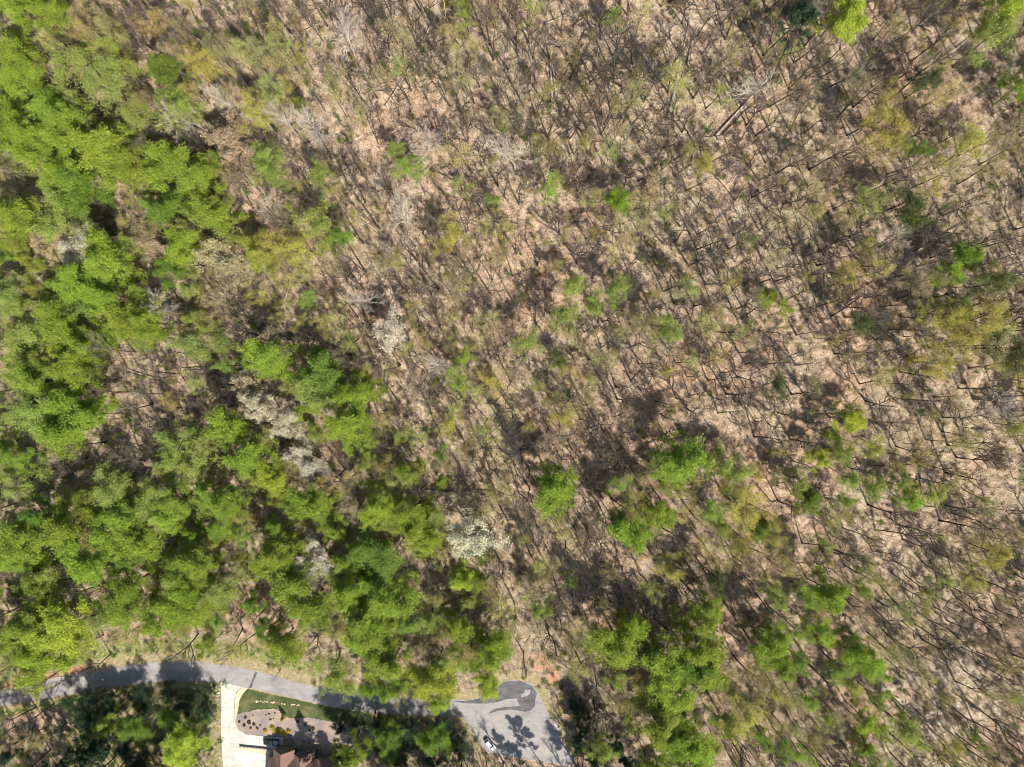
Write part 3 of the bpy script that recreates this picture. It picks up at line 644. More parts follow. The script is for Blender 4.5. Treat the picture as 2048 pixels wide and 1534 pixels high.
def ok_dist(x, y, d):
    cx, cy = int(x // 8), int(y // 8)
    for i in (-1, 0, 1):
        for j in (-1, 0, 1):
            for (qx, qy, qd) in hashg.get((cx + i, cy + j), ()):
                if (qx - x) ** 2 + (qy - y) ** 2 < ((d + qd) * .5) ** 2: return False
    return True
for o in [o for o in C.objects if o.type == 'EMPTY']:
    hashg.setdefault((int(o.location.x // 8), int(o.location.y // 8)), []).append((o.location.x, o.location.y, 3.4))
cand = []
for _ in range(60000):
    x = rng.uniform(-225, 225); y = rng.uniform(-178, 175)
    z = tz(x, y); bx, by = proj(Vector((x, y, z)))
    if not (-110 < bx < 2160 and -90 < by < 1640): continue
    cx, cy = proj(Vector((x, y, z + 15)))
    ch = MAP[max(0, min(23, int(cy // 64)))][max(0, min(31, int(cx // 64)))]
    if ch == '.': 
        if by > 1290 and by < 1340 and not blocked(bx, by): ch = 'b'
        else: continue
    if blocked(bx, by): continue
    if by > 1375 and bx < 1180 and rng.random() < .8: continue
    if 1380 < by and 395 < bx < 800: continue
    # crowns must not hide the driveway, the lawn and the turning circle
    if (430 < cx < 700 and 1345 < cy < 1534) or (900 < cx < 1150 and 1340 < cy < 1480): continue
    if 180 < cx < 640 and 1300 < cy < 1390: continue
    if 380 < bx < 560 and 1395 < by < 1600: continue
    if not ok_dist(x, y, SP[ch]): continue
    hit = any(abs(cx - tx) < tr and abs(cy - ty) < tr and math.hypot(cx - tx, cy - ty) < tr * .86 for tx, ty, tr in taken)
    if hit: continue
    u = rng.random(); acc = 0
    for kind, look, pr in MIX[ch]:
        acc += pr
        if u <= acc: break
    hashg.setdefault((int(x // 8), int(y // 8)), []).append((x, y, SP[ch]))
    sc = rng.uniform(.72, 1.06) if kind in ('leafy', 'soft') else rng.uniform(.58, 1.0) + .22 * rng.random() ** 3
    pn = noise.noise(Vector((x / 22, y / 22, 7.7))); pn2 = noise.noise(Vector((x / 30, y / 30, 2.2)))
    if kind in ('bare', 'bud') and pn < -.22 and rng.random() < .55: continue
    inframe = 0 <= cx <= 2048 and 0 <= cy <= 1534
    cand.append(dict(pn=pn2, kind=kind, look=look, x=x, y=y, z=z, sc=sc, cx=cx, cy=cy, vis=(1000 if inframe else 0) + sc * 100 * 250 / (CAM_H - z)))
cand.sort(key=lambda c: -c['vis'])
rest = {}
BUDC = [(.37, .32, .11), (.44, .40, .15), (.32, .29, .12), (.42, .34, .19), (.34, .36, .11)]
TWIGC = [(.11, .095, .09), (.15, .12, .10), (.19, .155, .11), (.24, .20, .13), (.30, .255, .17)]
for c in cand:
    k = c['kind']
    if k == 'bare': colr = vary(rng, TWIGC[max(0, min(4, int(2.5 + c['pn'] * 4 + rng.gauss(0, .8))))], .15)
    elif k == 'bud': colr = vary(rng, COL['Y'], .12) if c['look'] == 'Y' else vary(rng, rng.choice(BUDC), .12)
    elif k == 'twiggy': colr = vary(rng, rng.choice([(.12, .10, .09), (.17, .14, .12)]), .15)
    else: colr = vary(rng, tuple(a * (1 - f_) + b * f_ for a, b, f_ in zip(COL[c['look']], rng.choice([(.17, .27, .045), (.33, .38, .08), (.24, .34, .07)]), [rng.random() * .6] * 3)), .14)
    if counts[k] < 300 and c['vis'] > 1000:
        z = zone(c['cx'], c['cy'])
        place(k, rng.randrange(9), Vector((c['x'], c['y'], c['z'])), c['sc'], rng.uniform(0, 6.28), colr, DESC[k].format(z), GRP[k].format(z),
              bark=vary(rng, BARK if rng.random() < .85 else (.22, .19, .16), .25))
        counts[k] += 1
    else:
        rest.setdefault(k, []).append(c)
print('individual trees', counts, 'rest', {k: len(v) for k, v in rest.items()})

# ---- labels that say which one: size, hue and the nearest landmark, measured on the placed trees
LM = [(45,22,'the top left corner tree'),(418,108,'the mustard crown in the upper left'),(455,292,'the tan crown at upper left'),(392,366,'the diagonal row of three greens'),(130,486,'the cream flowering pair'),
 (206,560,'the green tree below the cream pair'),(364,514,'the round green tree left of the beige crown'),(456,520,'the broad beige crown'),(640,445,'the hazy green tree at upper left of middle'),(352,740,'the scrap of red clay'),(575,600,'the two clearing logs'),
 (680,790,'the big green clump'),(540,820,'the white flowering trio'),(620,922,'the round cream tree below the clump'),(640,1128,'the low cream flowering tree'),(938,1074,'the large white flowering tree'),(925,1162,'the vivid yellow green small tree'),
 (216,1238,'the pure white shrub'),(130,1262,'the large yellow green roadside crown'),(60,1380,'the red clay bank'),(340,1344,'the left half of the road'),(462,1366,'the driveway mouth'),(455,1480,'the driveway'),(600,1500,'the house'),(620,1425,'the lawn'),(1040,1385,'the tar patch'),(1040,1470,'the turning circle'),(1107,1358,'the red soil spot'),
 (1114,974,'the lone wide green tree'),(920,980,'the black level log'),(1045,906,'the dense grey tree'),(892,840,'the small mustard tree'),(780,672,'the isolated cream tree'),(1080,680,'the hazy green arc'),(1190,574,'the side by side green crowns'),(1336,646,'the isolated hazy green tree'),(1235,402,'the solitary bright crown'),
 (1030,305,'the white dead tree'),(862,262,'the grey looping dead tree'),(820,120,'the long slanting log'),(934,28,'the thin green tree on the top edge'),(1100,160,'the splintered trunks'),(1355,150,'the thickest fallen trunk'),(1480,220,'the broad slanting trunk'),(1590,26,'the black evergreen'),(1690,18,'the bright top edge tree'),
 (1986,76,'the top right hazy tree'),(1810,400,'the dusky upper right evergreen'),(1415,336,'the olive crown by the curved trunk'),(1540,598,'the flat bright little tree'),(1948,510,'the green crown at the right edge'),(1940,632,'the golden olive pair'),(1692,838,'the narrow bright tree'),(1616,1000,'the mid green right hand tree'),
 (1550,770,'the small dark evergreen'),(1348,822,'the small yellow bush'),(1352,930,'the big vivid green tree'),(1482,1008,'the broad mustard crown'),(1290,1046,'the touching green pair'),(1240,1300,'the big tree by the turning circle'),(1664,1190,'the spreading lower right tree'),(1564,1312,'the stacked green pair'),
 (1702,1305,'the ragged green tree'),(1502,1440,'the orange olive tree'),(1870,1400,'the pale rocks'),(2004,1110,'the yellow crown at the right edge'),(1414,1302,'the lower right clump'),(566,236,'the dead tree between yellow crowns')]
NOUN = dict(bare_tree='leafless tree', dead_tree='pale dead tree', budding_tree='budding tree', twiggy_tree='twiggy bare tree', leafy_tree='leafy tree', pale_leafed_tree='soft leafed tree', blossoming_tree='flowering tree', pine_tree='pine')
def autolabel():
    rows = []
    for e in [o for o in C.objects if o.type == 'EMPTY' and o.name.split('.')[0] in NOUN]:
        nm = e.name.split('.')[0]
        if 'group' not in e: continue
        # pixel of the crown (of the foot for pines)
        h = 0 if nm == 'pine_tree' else 15 * e.scale[2]
        px, py = proj(e.location + Vector((0, 0, h)))
        cc = [c for c in e.children if c.name.startswith('crown')][0].color
        d, lx, ly, ln = min((math.hypot(px - x, py - y), x, y, t) for x, y, t in LM)
        a = math.degrees(math.atan2(-(py - ly), px - lx)) % 360
        dr = ['right of', 'above right of', 'above', 'above left of', 'left of', 'below left of', 'below', 'below right of'][int((a + 22.5) // 45) % 8]
        how = 'close ' if d < 60 else '' if d < 130 else 'well '
        lum = cc[0] + cc[1]; sz = e.scale[0]
        hue = dict(bare_tree='brown ' if lum < .33 else 'grey ', budding_tree='golden ' if cc[2] < .1 and lum > .68 else 'olive ' if lum < .7 else 'pale ', leafy_tree='bright ' if lum > .46 else 'green ').get(nm, '')
        size = 'small ' if sz < .84 else 'tall ' if sz > 1.0 and nm != 'leafy_tree' else 'broad ' if sz > 1.0 else 'mid sized '
        if ln.startswith('the diag') and dr in ('above', 'below'): dr = dr
        rows.append([e, size + hue + NOUN[nm], how + dr + ' ' + ln, d])
    by = {}
    for r in rows: by.setdefault(r[1] + ', ' + r[2], []).append(r)
    ORD = ['nearest', 'second nearest', 'third nearest', 'fourth nearest', 'fifth nearest', 'sixth nearest', 'seventh nearest', 'eighth nearest', 'ninth nearest', 'tenth nearest', 'eleventh nearest', 'twelfth nearest']
    for lab, L in by.items():
        L.sort(key=lambda r: r[3])
        for i, r in enumerate(L):
            t = lab if len(L) == 1 else (ORD[i] if i < 12 else 'outermost') + ' ' + lab
            if len(t.split()) > 16: t = t.replace('mid sized ', 'medium ').replace('green leafy', 'leafy').replace('second nearest', 'second').replace('third nearest', 'third').replace('fourth nearest', 'fourth')
            if len(t.split()) > 16: t = t.replace(', close ', ', ').replace(', well ', ', ')
            if len(t.split()) > 16: t = t.replace('medium ', '').replace('small ', '', 1)
            r[0]['label'] = t
autolabel()

# everything past 300 of a kind: one object per kind
def scatter(name, meshes, pts, label, colour):
    """pts: (x, y, z, rz, scale, tilt, idx)"""
    col = bpy.data.collections.new(name + '_sources')
    for i, me in enumerate(meshes):
        o = bpy.data.objects.new('%s_source' % name, me); o.color = (*colour, 1); col.objects.link(o)
    me = bpy.data.meshes.new(name); me.from_pydata([(p[0], p[1], p[2]) for p in pts], [], [])
    a = me.attributes.new('rot', 'FLOAT_VECTOR', 'POINT'); a.data.foreach_set('vector', [v for p in pts for v in (p[5], p[5] * .6, p[3])])
    a = me.attributes.new('scl', 'FLOAT', 'POINT'); a.data.foreach_set('value', [p[4] for p in pts])
    a = me.attributes.new('idx', 'INT', 'POINT'); a.data.foreach_set('value', [p[6] % len(meshes) for p in pts])
    ob = add(name, me); ob.color = (*colour, 1); tag(ob, label, None, None, 'stuff')
    ng = bpy.data.node_groups.new(name, 'GeometryNodeTree')
    ng.interface.new_socket('Geometry', in_out='INPUT', socket_type='NodeSocketGeometry'); ng.interface.new_socket('Geometry', in_out='OUTPUT', socket_type='NodeSocketGeometry')
    n, l = ng.nodes, ng.links
    gi = n.new('NodeGroupInput'); go = n.new('NodeGroupOutput')
    ip = n.new('GeometryNodeInstanceOnPoints'); ci = n.new('GeometryNodeCollectionInfo'); ci.inputs['Collection'].default_value = col
    ci.inputs['Separate Children'].default_value = True; ci.inputs['Reset Children'].default_value = True
    l.new(gi.outputs[0], ip.inputs['Points']); l.new(ci.outputs[0], ip.inputs['Instance']); ip.inputs['Pick Instance'].default_value = True
    for nm, dt, sock in (('rot', 'FLOAT_VECTOR', 'Rotation'), ('scl', 'FLOAT', 'Scale'), ('idx', 'INT', 'Instance Index')):
        na = n.new('GeometryNodeInputNamedAttribute'); na.data_type = dt; na.inputs['Name'].default_value = nm
        l.new(na.outputs[0], ip.inputs[sock])
    l.new(ip.outputs[0], go.inputs[0])
    md = ob.modifiers.new('scatter', 'NODES'); md.node_group = ng
    return ob
RESTC = dict(bare=(.11, .092, .075), bud=(.36, .325, .12), leafy=(.24, .33, .045), soft=(.30, .36, .09), twiggy=(.12, .10, .09))
RESTL = dict(bare='the remaining leafless trees of the wood', bud='the remaining olive budding trees of the wood', leafy='the remaining green canopy trees', soft='the remaining pale green trees', twiggy='the remaining twiggy trees')
for k, L in rest.items():
    if not L: continue
    scatter({'bare': 'bare_trees', 'bud': 'budding_trees', 'leafy': 'leafy_trees', 'soft': 'pale_leafed_trees', 'twiggy': 'twiggy_trees'}[k], [v['j'] for v in TREES[k]],
            [(c['x'], c['y'], c['z'], rng.uniform(0, 6.28), c['sc'], 0, rng.randrange(9)) for c in L], RESTL[k], RESTC[k])

# ------------------------------------------------------------------ undergrowth: brush, saplings, sticks, green seedlings
def brush(rr, H, n, spread, tw):
    B = MB()
    for _ in range(n):
        a = rr.uniform(0, 6.28); d = Vector((math.cos(a) * spread, math.sin(a) * spread, rr.uniform(.5, 1.2)))
        l = grow(rr, Vector((rr.gauss(0, .15), rr.gauss(0, .15), -.05)), d, H * rr.uniform(.5, 1.1), 3, .15, .05)
        B.tube(l, [tw * 1.5, tw, tw * .7, tw * .3], 3, tone=rr.random())
        for q in range(5):
            p, dd = along(l, rr.uniform(.2, .98)); B.tube([p, p + side_dir(rr, dd, .8) * H * .25], [tw * .7, tw * .3], 3, tone=rr.random())
    return B
def sapling(rr, H):
    B = MB(); l = grow(rr, Vector((0, 0, -.1)), Vector((rr.gauss(0, .08), rr.gauss(0, .08), 1)), H, 5, .06, .03)
    B.tube(l, [.085, .075, .06, .045, .03, .012], 4, tone=.1)
    tips = []
    for q in range(16):
        p, dd = along(l, rr.uniform(.3, .98)); b = grow(rr, p, side_dir(rr, dd, R(50)), H * .22 * rr.uniform(.5, 1.2), 3, .15, .08)
        B.tube(b, [.02, .015, .01, .005], 3, tone=.4); tips.append(b[-1]); tips.append(b[2])
        for w_ in range(4):
            p2, d2 = along(b, rr.uniform(.3, .98)); e = p2 + side_dir(rr, d2, .8) * H * .07; B.tube([p2, e], [.010, .004], 3); tips.append(e)
    return B, tips
rr = random.Random(77)
bm_ = [brush(rr, rr.uniform(1.0, 2.2), 22, .8, .018).mesh('brush', [M['twig']]) for _ in range(5)]
sp_ = [];  sg_ = []
for _ in range(4):
    B, tp = sapling(rr, rr.uniform(5, 9)); sp_.append(B.mesh('sapling', [M['twig']]))
for _ in range(4):
    B, tp = sapling(rr, rr.uniform(3.5, 6)); leaves(rr, B, tp, 420, .24, .3, .6, .7, mi=1); sg_.append(B.mesh('seedling', [M['twig'], M['leaf']]))
by_ = []
for _ in range(4):
    B, tp = sapling(rr, rr.uniform(4, 7)); leaves(rr, B, tp, 480, .20, .32, .6, .6, mi=1); by_.append(B.mesh('seedling', [M['twig'], M['bud']]))
lg_ = []
for _ in range(4):
    B = MB(); L = rr.uniform(2, 7); l = grow(rr, Vector((0, 0, .12)), Vector((1, 0, .01)), L, 4, .05, 0)
    B.tube(l, [.10, .09, .075, .06, .035], 5, True, tone=rr.random())
    for q in range(3):
        p, dd = along(l, rr.uniform(.3, .9)); B.tube([p, p + side_dir(rr, dd, .8) * L * .2], [.03, .012], 3, tone=rr.random())
    lg_.append(B.mesh('stick', [M['twig']]))
lf_ = []
for _ in range(3):
    B = MB(); cc = [Vector((rr.gauss(0, .7), rr.gauss(0, .7), .25 + rr.random() * .5)) for _ in range(10)]
    leaves(rr, B, cc, 260, .22, .25, .6, .8); lf_.append(B.mesh('clump', [M['leaf']]))

def field(n, prob, smin, smax, seed, k, minpx=-60):
    q = random.Random(seed); out = []
    for _ in range(n):
        px = q.uniform(-70, 2118); py = q.uniform(-60, 1600)
        if q.random() > prob(px, py): continue
        if py > 1290 and px < 1200 and any(blocked(px + i, py + j) for i in (-9, 0, 9) for j in (-9, 0, 9)) and (k != 3 or blocked(px, py)): continue
        p = P(px, py)
        out.append((p.x, p.y, p.z, q.uniform(0, 6.28), q.uniform(smin, smax), q.gauss(0, .05), q.randrange(k)))
    return out
cl = lambda px, py, s: noise.noise(Vector((px / s, py / s, 1.3)))
scatter('brush', bm_, field(17000, lambda x, y: .42 + .7 * cl(x, y, 70), .4, 1.0, 1, 5), 'bare brown brush on the forest floor', (.19, .15, .115))
scatter('bare_saplings', sp_, field(5200, lambda x, y: .6 + .6 * cl(x, y, 140), .7, 1.2, 2, 4), 'thin leafless saplings under the trees', (.10, .085, .07))
scatter('fallen_sticks', lg_, field(3400, lambda x, y: .55 + .7 * cl(x, y, 110), .5, 1.3, 3, 4), 'fallen branches and sticks on the leaf litter', (.34, .28, .22))
gprob = lambda x, y: (.75 if x < 560 else .38 if x < 720 else .13) * (1.0 if y < 1300 else 1.0) + .35 * cl(x, y, 120)
scatter('green_saplings', sg_, field(3600, gprob, .5, 1.1, 4, 4), 'green leafed saplings on the forest floor', (.12, .19, .035))
scatter('budding_saplings', by_, field(3600, lambda x, y: (.42 if x > 500 else .3) + .8 * cl(x + 500, y, 130), .6, 1.2, 5, 4), 'olive budding saplings under the trees', (.30, .26, .09))
scatter('ground_foliage', lf_, field(5000, lambda x, y: (.6 if (x < 1150 and y > 1290) else .25 if x < 500 else 0.0) + .25 * cl(x, y, 60), .5, 1.1, 6, 3), 'low green plants along the road and under the trees', (.11, .17, .035))

# ------------------------------------------------------------------ fallen logs
def log(a, b, r0, r1, m, label, name='fallen_log', lift=.3, branches=5, seed=0):
    q = random.Random(seed); A, Bp = P(*a), P(*b); A.z += r0 * .7 + lift; Bp.z += r1 + lift
    n = 9; pts = []
    off = Vector((q.gauss(0, 1), q.gauss(0, 1), 0)) * (Bp - A).length * .018
    for i in range(n):
        t = i / (n - 1); p = A.lerp(Bp, t) + off * math.sin(t * 3.1); g = tz(p.x, p.y); p.z = max(p.z, g + r0 * .5); pts.append(p)
    c = A.copy(); e = bpy.data.objects.new(name, None); C.objects.link(e); e.location = (c.x, c.y, tz(c.x, c.y))
    L = e.location
    T = MB(); T.tube([p - L for p in pts], [r0 + (r1 - r0) * i / (n - 1) for i in range(n)], 8, True)
    add('trunk', T.mesh('log_trunk', [m], True), e)
    for k in range(branches):
        B = MB(); p, d = along(pts, q.uniform(.55, .97)); dd = side_dir(q, d, R(q.uniform(30, 60))); dd.z = abs(dd.z) * .6
        l = grow(q, p - L, dd, q.uniform(1.5, 4), 3, .12, 0); B.tube(l, [r1 * .55, r1 * .4, r1 * .3, r1 * .15], 4)
        add('branch', B.mesh('log_branch', [m]), e)
    R_ = MB()
    for k in range(6):
        a_ = k * 1.05; ax = (pts[1] - pts[0]).normalized(); s_ = ax.orthogonal(); s_.rotate(Matrix.Rotation(a_, 3, ax))
        R_.tube([pts[0] - L, pts[0] - L + s_ * r0 * 2.4 - ax * .3], [r0 * .45, r0 * .12], 4)
    add('root_plate', R_.mesh('roots', [M['brownwood']]), e)
    return tag(e, label, 'fallen log')
W_, K_ = M['deadwood'], M['brownwood']
LOGS = [((772,212),(870,31),.26,.18,W_,'long straight pale fallen log slanting up near the top edge, left of the middle'),((892,157),(905,99),.16,.1,W_,'short thin pale log right of the long slanting one near the top'),
 ((1090,48),(1138,27),.2,.12,W_,'short pale log on the top edge above the splintered trunks'),((1104,205),(1100,118),.45,.3,W_,'thick splintered pale trunk lying upright in the upper middle'),((1112,195),(1096,60),.25,.14,W_,'thinner bleached trunk beside the thick splintered one'),
 ((1223,80),(1257,51),.2,.14,W_,'short pale log under the narrow green tree at the top edge'),((1165,126),(1206,96),.2,.12,W_,'thin log between the splintered trunks and the narrow green tree'),((1066,311),(1155,251),.22,.14,W_,'pale fallen log meeting the white dead tree from the upper right'),
 ((1336,239),(1377,51),.5,.22,W_,'thickest pale fallen trunk, running up the bare slope at upper right of middle'),((1346,232),(1392,60),.22,.12,W_,'slim pale trunk lying along the thickest one'),((1430,273),(1529,167),.38,.2,W_,'broad pale fallen trunk slanting up right in the upper right'),((1444,270),(1520,196),.2,.1,K_,'dark slim log along the broad pale slanting trunk'),
 ((1526,65),(1492,2),.18,.1,W_,'thin pale log at the top edge left of the black evergreen'),((1548,58),(1538,96),.16,.1,W_,'short pale log under the black evergreen'),((560,623),(581,568),.24,.18,W_,'pale log standing out in a clearing of the left half'),((595,630),(612,606),.2,.14,W_,'short pale log right of the clearing log, left half'),
 ((369,742),(414,742),.18,.12,W_,'level log on a scrap of red clay in the left half'),((311,756),(253,737),.18,.12,W_,'thin grey log left of the scrap of red clay'),((1172,544),(1193,510),.16,.1,W_,'thin pale log above the two side by side green crowns'),((1288,891),(1326,874),.16,.1,W_,'pale log above the big vivid green tree'),
 ((984,981),(851,978),.24,.14,K_,'long straight black log lying level below the centre'),((953,1175),(991,1145),.24,.18,W_,'pale topped log beside the small vivid yellow green tree'),((875,1216),(950,1178),.26,.18,K_,'dark log reaching down left from the vivid yellow green tree'),
 ((1182,1363),(1258,1455),.22,.13,W_,'slim pale log slanting down right of the turning circle'),((1509,1267),(1579,1181),.18,.1,K_,'thin dark leaning log left of the stacked green pair, lower right'),((1300,140),(1345,70),.2,.1,W_,None),((1210,250),(1245,180),.18,.1,W_,None),((1130,150),(1170,60),.2,.1,K_,None),((1140,160),(1185,75),.2,.1,K_,None),((640,520),(668,470),.16,.1,W_,None),((1940,1150),(1905,1178),.18,.12,K_,None)]
for i, (a, b, r0, r1, m, lab) in enumerate(LOGS):
    o = log(a, b, r0, r1, m, lab or 'minor fallen trunk half hidden among the upright trees', seed=i)
    if not lab: o['group'] = 'minor fallen trunks'

# ------------------------------------------------------------------ stones
import bmesh
def stone_mesh(seed, rx, ry, rz, m, name='stone'):
    bm = bmesh.new(); bmesh.ops.create_icosphere(bm, subdivisions=2, radius=1); q = Vector((seed * 3.1, seed * 1.7, 0))
    for v in bm.verts:
        f = 1 + .35 * noise.noise(v.co * 1.3 + q); v.co = Vector((v.co.x * rx * f, v.co.y * ry * f, max(v.co.z, -.35) * rz * f))
    me = bpy.data.meshes.new(name); bm.to_mesh(me); bm.free(); me.materials.append(m); return me
def stone(px, py, r, m, label, group=None, name='stone', seed=0, flat=.6):
    b = P(px, py); o = add(name, stone_mesh(seed, r, r * .75, r * flat, m), None, b + Vector((0, 0, .04 + r * .12)), seed * 1.3)
    return tag(o, label, 'rock', group)
for i, (x, y, r) in enumerate([(428,1374,.5),(432,1380,.45),(437,1385,.6),(430,1388,.5),(436,1391,.4),(439,1378,.4),(426,1382,.35),(433,1373,.3)]):
    stone(x, y, r, M['stone'] if i % 3 else M['darkstone'], 'pale stone in the pile at the left side of the driveway mouth', 'stones at the driveway mouth', 'stone', i + 1)
for i, (x, y, r) in enumerate([(1110,1447,.9),(1116,1456,1.0),(1113,1452,.7),(1119,1461,.5),(1108,1442,.5)]):
    stone(x, y, r, M['stone'], 'white boulder at the right rim of the turning circle', 'boulders at the turning circle', 'boulder', i + 11)
for i, (x, y, r, t) in enumerate([(532,1429.5,.35,'small dark rock at the left of the grey part of the planting bed'),(538.5,1428,.45,'dark slanting rock in the middle of the grey part of the planting bed'),(550,1426.5,.4,'dark rock near the lawn edge of the planting bed'),(541,1439,.5,'round dark rock low in the grey part of the planting bed'),(547.5,1437,.3,'smallest dark rock beside the round one in the planting bed')]):
    stone(x, y, r, M['darkstone'], t, None, 'dark_rock', i + 21)
q = random.Random(3)
for i in range(34):
    t = q.random(); x = 508 + t * 90; y = 1402 + t * 6 + q.gauss(0, 1.0) + (2 * t)
    if q.random() < .4 * (1 - t): continue
    stone(x, y, q.uniform(.15, .38), M['sandsoil'], 'sandy clod in the pale line across the lawn', 'pale clods across the lawn', 'clod', i + 31, .35)
for i in range(12):
    x = 514 + i * 4.0 + q.gauss(0, .7); y = 1418.6 + (0 if 4 < i else 0.4) + q.gauss(0, .5) + (max(0, i - 9) * 1.5)
    stone(x, y, q.uniform(.22, .42), M['stone'], 'edging stone between the lawn and the grey planting bed', 'bed edging stones', 'edging_stone', i + 71, .5)
for i in range(26):
    x = q.gauss(1870, 100); y = q.gauss(1390, 70)
    stone(x, min(y, 1525), q.uniform(.3, .9), M['stone'], 'pale rock among the trees of the lower right slope', 'rocks on the lower right slope', 'rock', i + 91, .45)

# ------------------------------------------------------------------ garden shrubs
def shrub_meshes(r, h, nleaf, size, lm, seed):
    q = random.Random(seed); B = MB(); F = MB()
    for k in range(9):
        a = k * .7; d = Vector((math.cos(a) * .7, math.sin(a) * .7, .9)); l = grow(q, Vector((0, 0, 0)), d, r * .9, 3, .1, .05)
        B.tube(l, [.03, .022, .016, .008], 4)
    cc = []
    for _ in range(60):
        v = Vector((q.gauss(0, 1), q.gauss(0, 1), abs(q.gauss(0, 1)))).normalized() * q.uniform(.7, 1.0)
        cc.append(Vector((v.x * r, v.y * r, v.z * h + .1)))
    leaves(q, F, cc, nleaf, size, r * .12, .6, .7)
    return B.mesh('stems', [M['bark']]), F.mesh('foliage', [lm])
def shrub(px, py, r, h, colr, label, group, name, ms, hh=None):
    b = P(px, py); e = bpy.data.objects.new(name, None); C.objects.link(e); e.location = b; e.scale = (r * (1 + .22 * math.sin(px * 7)), r * (1 + .22 * math.cos(py * 5)), h); e.rotation_euler = (0, 0, px)
    s = add('stems', ms[0], e); s.color = (.12, .09, .06, 1); f = add('foliage', ms[1], e); f.color = (*colr, 1)
    return tag(e, label, 'shrub', group)
ball = shrub_meshes(1, 1, 1500, .16, M['leaf'], 1)
YB = [(531,1461,.85,'single yellow bush at the left end of the row'),(546,1456,.95,'yellow bush at the top of the row, next to the leftmost'),(551.5,1463,.85,'yellow bush just below the top one of the row'),(562,1460.5,.9,'yellow bush in the middle of the row by the house'),(569,1466.5,.9,'lowest yellow bush of the row by the house'),(578,1462,.95,'yellow bush at the right end of the row')]
for x, y, r, t in YB: shrub(x, y, r, r * .9, (.62, .52, .03), t, 'yellow bushes in the planting bed', 'yellow_bush', ball)
DB = [(491.5,1434.5,.6),(479,1443,.5),(488.5,1450,.5),(498.5,1444,.65),(501.5,1455.5,.5),(508,1448.5,.62),(514.5,1456,.5),(520.5,1450.5,.35),(506,1430.5,.28)]
DT = ['uppermost','leftmost','lower left','central','bottom','large right hand','lower right','far right','tiny upper right']
for (x, y, r), t in zip(DB, DT): shrub(x, y, r, r * .8, (.12, .055, .04), '%s of the dark red brown dwarf shrubs in the curve of the drive' % t, 'dark dwarf shrubs in the bed', 'dwarf_shrub', ball)
for x, y, r, t in [(595.5,1442.5,.5,'small dark green shrub left in the right half of the bed'),(612,1448,.7,'rounded dark green shrub in the right half of the bed'),(626.5,1457,.7,'olive shrub in the right half of the bed'),(619.5,1460.5,.4,'small shrub between two bigger ones in the right half of the bed')]:
    shrub(x, y, r, r * .9, (.10, .11, .04), t, 'green shrubs in the bed', 'green_shrub', ball)
# clipped conical tree on the corner of lawn and bed
b = P(569, 1430.5); e = bpy.data.objects.new('conical_tree', None); C.objects.link(e); e.location = b
q = random.Random(9); T = MB(); T.tube([Vector((0,0,-.1)), Vector((0,0,1.5)), Vector((0,0,3.6))], [.07,.05,.02], 6, True); o = add('trunk', T.mesh('cone_trunk', [M['bark']]), e); o.color = (.12,.09,.06,1)
F = MB(); cc = []
for _ in range(150):
    h = q.uniform(.3, 4.0); rr_ = .85 * (1 - h / 4.4); a = q.uniform(0, 6.28); cc.append(Vector((math.cos(a) * rr_, math.sin(a) * rr_, h)))
leaves(q, F, cc, 2200, .18, .12, .6, .3); o = add('crown', F.mesh('cone_crown', [M['leaf']]), e); o.color = (.30, .34, .03, 1)
tag(e, 'lone yellow green conical tree at the notch between lawn and planting bed', 'tree')
# small white flowering shrub by the road
ws = shrub_meshes(1, 1, 1500, .2, M['petal'], 4)
shrub(216, 1238, 2.2, 3.5, (.70, .70, .62), 'small pure white flowering shrub among yellow green crowns, bottom left', None, 'flowering_shrub', ws)
shrub(420, 1496, 1.0, 1.2, (.10, .16, .03), 'low green bush left of the lower driveway', None, 'roadside_bush', ball)

# ------------------------------------------------------------------ retaining wall beside the parking pad
a = P(480, 1491.5); b = P(541, 1497.5); wv = (b - a); Lw = wv.length; wv.normalize(); ang = math.atan2(wv.y, wv.x)
e = bpy.data.objects.new('retaining_wall', None); C.objects.link(e); e.location = (a.x, a.y, 0); e.rotation_euler = (0, 0, ang)
nb = int(Lw / .62); bmsh = MB(); bmsh.box(.01, -.15, 0, .60, .15, .22); bme = bmsh.mesh('block', [M['block']])
for row in range(3):
    for i in range(nb):
        o = add('block', bme, e); o.location = (i * .62 + (.3 if row % 2 else 0), (row % 2) * .01, .03 + row * .225)
for i in range(0, 8):
    pb = MB(); pb.box(0, -.22, 0, .14, -.155, 1.0); o = add('post', pb.mesh('post', [M['wood']]), e); o.location = (i * Lw / 7.5 + .2, 0, .03)
tag(e, 'low dark retaining wall between the upper and lower driveway arms', 'wall')
sheet('sandy_strip', [(482,1492.5),(541,1498.5),(540,1510),(500,1504),(482,1499)], M['sandsoil'], 0.026, .1)

# ------------------------------------------------------------------ house
def uvq(name, pts, m, parent, thick=None):
    B = MB(); B.face([Vector(p) for p in pts]); me = B.mesh(name, [m]); return add(name, me, parent)
def slab(name, pts, t, m, parent):
    """a flat panel of thickness t below its top face"""
    pts = [Vector(p) for p in pts]; n = (pts[1] - pts[0]).cross(pts[2] - pts[0]).normalized()
    if n.z < 0: pts.reverse(); n = -n
    lo = [p - n * t for p in pts]; B = MB(); B.face(pts); B.face(lo[::-1])
    for i in range(len(pts)): j = (i + 1) % len(pts); B.face([pts[i], lo[i], lo[j], pts[j]])
    return add(name, B.mesh(name, [m]), parent)
hb = P(538, 1499)   # north west corner of the house
e = bpy.data.objects.new('house', None); C.objects.link(e); e.location = (hb.x, hb.y, 0); e.rotation_euler = (0, 0, R(-3))
EV = 4.2
def wallbox(x0, y0, x1, y1, z1):
    B = MB(); B.box(x0, y0, 0, x1, y1, z1); return add('wall', B.mesh('wall', [M['wallside']]), e)
